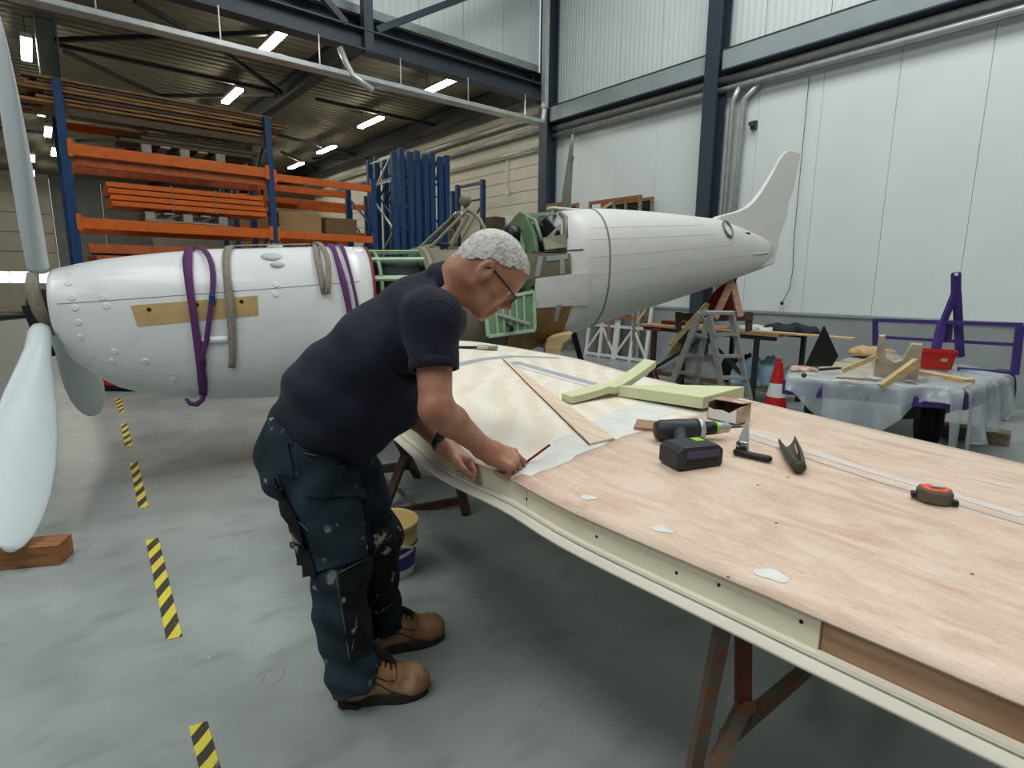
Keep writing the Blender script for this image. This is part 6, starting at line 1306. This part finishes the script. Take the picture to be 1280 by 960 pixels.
# sleeve hems and collar
for sh, el in ((sh_r, el_r), (sh_l, el_l)):
    hem = sh+(el-sh)*.545; d_ = nrm(el-sh); MB().lathe([(-.022, .0725), (-.02, .0745), (.008, .0735), (.010, .070), (.008, .062)], hem, d_, 32, False).build('sleeve_hem', M['shirt'], shirt, smooth=True)
mb = MB(); rings = []
d_, s1_, u1_ = basis(neck_ax, V(0, 1, 0))
for r, h_ in ((.064, -.03), (.0655, .012), (.068, .019), (.073, .016), (.086, -.022), (.082, -.028)):
    rings.append([coll+neck_ax*h_+(s1_*math.cos(a)+u1_*math.sin(a))*r for a in np.linspace(0, 2*math.pi, 33)[:-1]])
mb.loft(rings, False).build('collar', M['shirt'], shirt, smooth=True)
# shoulder seam
seam_pts = []
Tsh = BVHTree.FromPolygons([Vector(v) for v in sv], sf.tolist())
for u, v in ((511, 392), (523, 382), (537, 376), (552, 376), (566, 384), (575, 396)):
    r = Tsh.ray_cast(Vector(O), Vector(ray(u, v)).normalized())
    if r[0] is not None: seam_pts.append(V(*r[0]))
if len(seam_pts) > 2: MB().tube(seam_pts, .0025, 6).build('shoulder_seam', M['shirt'], shirt, smooth=True)
# ------------------------------------------------------------------ trousers
T = SDF(V(-1.02, 1.46, .03), V(-.22, 2.34, 1.16), .0065)
T.cap(C(394, 548), C(388, 566), .165, .165, .05, .92); T.cap(C(390, 575), (hip_r+hip_l)/2+V(.0, 0, -.04), .15, .14, .06, .85)
T.ell(hip_r+V(-.008, .02, -.0), (.112, .112, .15), None, .05); T.ell(hip_l+V(-.01, -.02, -.0), (.112, .112, .15), None, .05)
for h_, k_, a_ in ((hip_r, kn_r, an_r), (hip_l, kn_l, an_l)):
    T.cap(h_+V(.01, 0, 0), h_*.45+k_*.55, .117, .108, .04); T.cap(h_*.45+k_*.55, k_, .108, .092, .03); c_m = k_+(a_-k_)*.45+V(-.022, 0, 0); T.cap(k_, c_m, .092, .088, .03); T.cap(c_m, a_+V(-.005, 0, -.03), .088, .084, .03)
T.cut((-.53, 0, .078), (.30, 0, -1))
T.cut((wb0+wb1)/2-hemn*.05, -hemn)
tv, tf_ = T.mesh(); tv = smooth_vs(tv, tf_, 3); tn = vnormals(tv, tf_)
z_ = tv[:, 2]; low = np.clip(1-z_/.55, 0, 1); knee = np.exp(-((z_-.55)/.14)**2); hipw = np.exp(-((z_-.80)/.10)**2)
rip = .009*low*np.sin(z_*55+np.sin(tv[:, 1]*30)*2+tv[:, 0]*20)+.010*knee*np.sin(z_*42+tv[:, 0]*26-tv[:, 1]*14)+.007*hipw*np.sin(z_*34-tv[:, 0]*40)+.004*np.sin(tv[:, 0]*31+tv[:, 1]*23+z_*13)
tv = tv+tn*rip[:, None]
tro = npmesh('work_trousers', tv, tf_, M['jeans'], man)
TT = BVHTree.FromPolygons([Vector(v) for v in tv], tf_.tolist())
def cloth_patch(poly, name, m, th=.008, n=14, parent=tro): return patch(TT, poly, name, m, parent, th, n)
cloth_patch([(374, 567), (450, 590), (466, 690), (394, 716)], 'thigh_pocket', M['jeans'], .012, 16)
cloth_patch([(376, 569), (452, 592), (456, 624), (383, 618)], 'pocket_flap', M['jeans'], .020, 10)
cloth_patch([(346, 596), (375, 650), (394, 716), (372, 712)], 'holster_pocket', M['jeans_blk'], .014, 10)
cloth_patch([(366, 672), (392, 690), (398, 718), (374, 716)], 'holster_flap', M['jeans_blk'], .022, 6)
cloth_patch([(424, 718), (472, 690), (480, 800), (436, 826)], 'knee_pad_pocket', M['jeans_blk'], .010, 14)
cloth_patch([(464, 655), (488, 640), (496, 740), (480, 770)], 'knee_pad_pocket', M['jeans_blk'], .008, 10)
cloth_patch([(336, 520), (357, 532), (368, 596), (346, 590)], 'back_pocket', M['jeans'], .008, 8)
def stitch(pts, r=.0016, m='thread'):
    out = []
    for a, b in zip(pts, pts[1:]):
        n = max(2, int(np.hypot(b[0]-a[0], b[1]-a[1])/6))
        for i in range(n+1):
            q = V(*a)+(V(*b)-V(*a))*i/n; h_ = TT.ray_cast(Vector(O), Vector(ray(*q)).normalized())
            if h_[0] is not None: out.append(V(*h_[0])+(O-V(*h_[0]))*.0055)
    if len(out) > 1: MB().tube(out, r, 5).build('stitching', M[m], tro)
stitch([(376, 569), (384, 620), (395, 714)], .0018); stitch([(420, 720), (432, 790), (437, 826)]); stitch([(424, 716), (470, 692)], .002); stitch([(378, 566), (396, 570)])
stitch([(346, 596), (360, 640), (390, 668)], .002); stitch([(390, 690), (404, 688)], .002); stitch([(391, 702), (405, 700)], .002); stitch([(448, 735), (444, 790), (440, 812)], .002)
h_ = TT.ray_cast(Vector(O), Vector(ray(354, 543)).normalized())
if h_[0] is not None:
    p = V(*h_[0]); dd = nrm(O-p); MB().lathe([(0, .011), (.006, .011), (.007, .007)], p, dd, 14).build('rivet_button', M['dark_steel'], tro, smooth=True)
    cloth_patch([(348, 536), (362, 541), (366, 556), (352, 552)], 'belt_tab', M['jeans'], .006, 4)
# ------------------------------------------------------------------ boots
def boot(heel, toe, label):
    d = nrm((toe-heel)*V(1, 1, 0)); s = V(-d[1], d[0], 0); L = float(np.linalg.norm((toe-heel)[:2])); h0 = V(heel[0], heel[1], 0); q = lambda x, y, z: h0+d*x*L+s*y+ZX*z; R = np.column_stack([d, s, ZX])
    B = SDF(np.minimum(heel, toe)-V(.12, .12, .05)+V(0, 0, .0), np.maximum(heel, toe)*V(1, 1, 0)+V(.12, .12, .24), .004)
    B.cap(q(.22, 0, .07), q(.84, -.0, .062), .047, .050, .03, 1); B.ell(q(.82, 0, .055), (.062, .052, .048), R, .03); B.ell(q(.17, 0, .06), (.052, .042, .055), R, .03); B.cap(q(.20, 0, .08), q(.24, 0, .17), .050, .058, .03); B.cap(q(.36, 0, .13), q(.62, 0, .085), .042, .042, .03)
    B.cut(q(0, 0, .028), (0, 0, -1)); bv, bf = B.mesh(); bv = smooth_vs(bv, bf, 2)
    nbm = vnormals(bv, bf); bv = bv+nbm*(.0022*np.sin((bv-h0).dot(d)*120)*np.exp(-(((bv-h0).dot(d)/L-.62)/.1)**2))[:, None]
    o = npmesh('work_boot', bv, bf, M['leather'], man)
    prof = []
    for a in np.linspace(0, 2*math.pi, 37)[:-1]:
        x = .5-.5*math.cos(a)*1.03; y = math.sin(a); wd_ = np.interp(x, [0, .15, .35, .5, .72, .9, 1], [.040, .046, .040, .042, .054, .050, .036]); yy = wd_*math.copysign(abs(y)**.62, y); prof.append((x, yy))
    so_ = MB().loft([[q(x, y, z) for x, y in [(x_, y_*k) for x_, y_ in prof]] for z, k in ((.001, 1.0), (.012, 1.09), (.040, 1.12), (.050, 1.03))]).build('sole', M['sole'], o)
    MB().loft([[q(x*.30-.005, y*1.02, z) for x, y in prof] for z in (.001, .020)]).build('heel_block', M['sole'], so_)
    BT = BVHTree.FromPolygons([Vector(v) for v in bv], bf.tolist())
    def top(x, y): r = BT.ray_cast(Vector(q(x, y, .3)), Vector((0, 0, -1))); return V(*r[0])+ZX*.003 if r[0] is not None else q(x, y, .1)
    for x in (.42, .48, .54, .60): MB().tube([top(x, y) for y in (-.03, -.015, 0, .015, .03)], .0028, 6).build('lace', M['lace'], o, smooth=True)
    for x in (.45, .51, .57): MB().tube([top(x-.03, -.026), top(x, 0), top(x+.03, .026)], .0025, 6).build('lace', M['lace'], o, smooth=True)
    c = top(.50, 0); MB().tube([c, c+V(.02, -.02, .014), c+V(.05, -.03, .004), c+V(.055, -.035, -.012)], .0025, 6).build('lace', M['lace'], o, smooth=True); MB().tube([c, c+V(.0, -.035, .012), c+V(-.01, -.05, -.012)], .0025, 6).build('lace', M['lace'], o, smooth=True)
    def side(x, z): r = BT.ray_cast(Vector(q(x, -.2, z)), Vector(s)); return V(*r[0])-s*.001 if r[0] is not None else q(x, -.05, z)
    MB().tube([side(x, z) for x, z in ((.20, .095), (.34, .10), (.46, .09), (.56, .068), (.62, .052))], .0022, 5).build('side_seam', M['sole'], o, smooth=True)
    MB().tube([side(x, z) for x, z in ((.36, .13), (.46, .112), (.56, .098), (.64, .094))], .002, 5).build('side_seam', M['sole'], o, smooth=True)
    MB().tube([top(.36, 0)+ZX*.004, top(.46, 0)+ZX*.004, top(.58, 0)+ZX*.003, top(.63, 0)], [.016, .017, .015, .008], 8).build('tongue', M['lace'], o, smooth=True)
    seamp = [top(.66, y) for y in (-.045, -.03, 0, .03, .045)]; MB().tube(seamp, .0016, 5).build('toe_seam', M['sole'], o, smooth=True)
boot(atz(420, 886, 0)+V(.0, .03, 0), atz(532, 872, 0)+V(.0, .03, 0), 'near'); boot(V(-.585, 1.985, 0), atz(553, 802, 0)+V(0, .03, 0), 'far')
# ------------------------------------------------------------------ pencil in the hand
p1 = aty(686, 557, 1.80); p0 = aty(628, 588, 1.64)
grip = (thR+tipsR[0])/2
p0 = grip-nrm(p1-grip)*.035
t = thing('carpenter_pencil', 'dark red pencil held in the right hand', 'pencil', p1)
MB().tube([p0+(p1-p0)*.12, p1], .0042, 6).build('shaft', M['pencil'], t); MB().tube([p1, p1+nrm(p1-p0)*.004], .0042, 6).build('end', M['dark'], t); MB().tube([p0+(p1-p0)*.12, p0], [.0042, .001], 6).build('point', M['pine'], t)
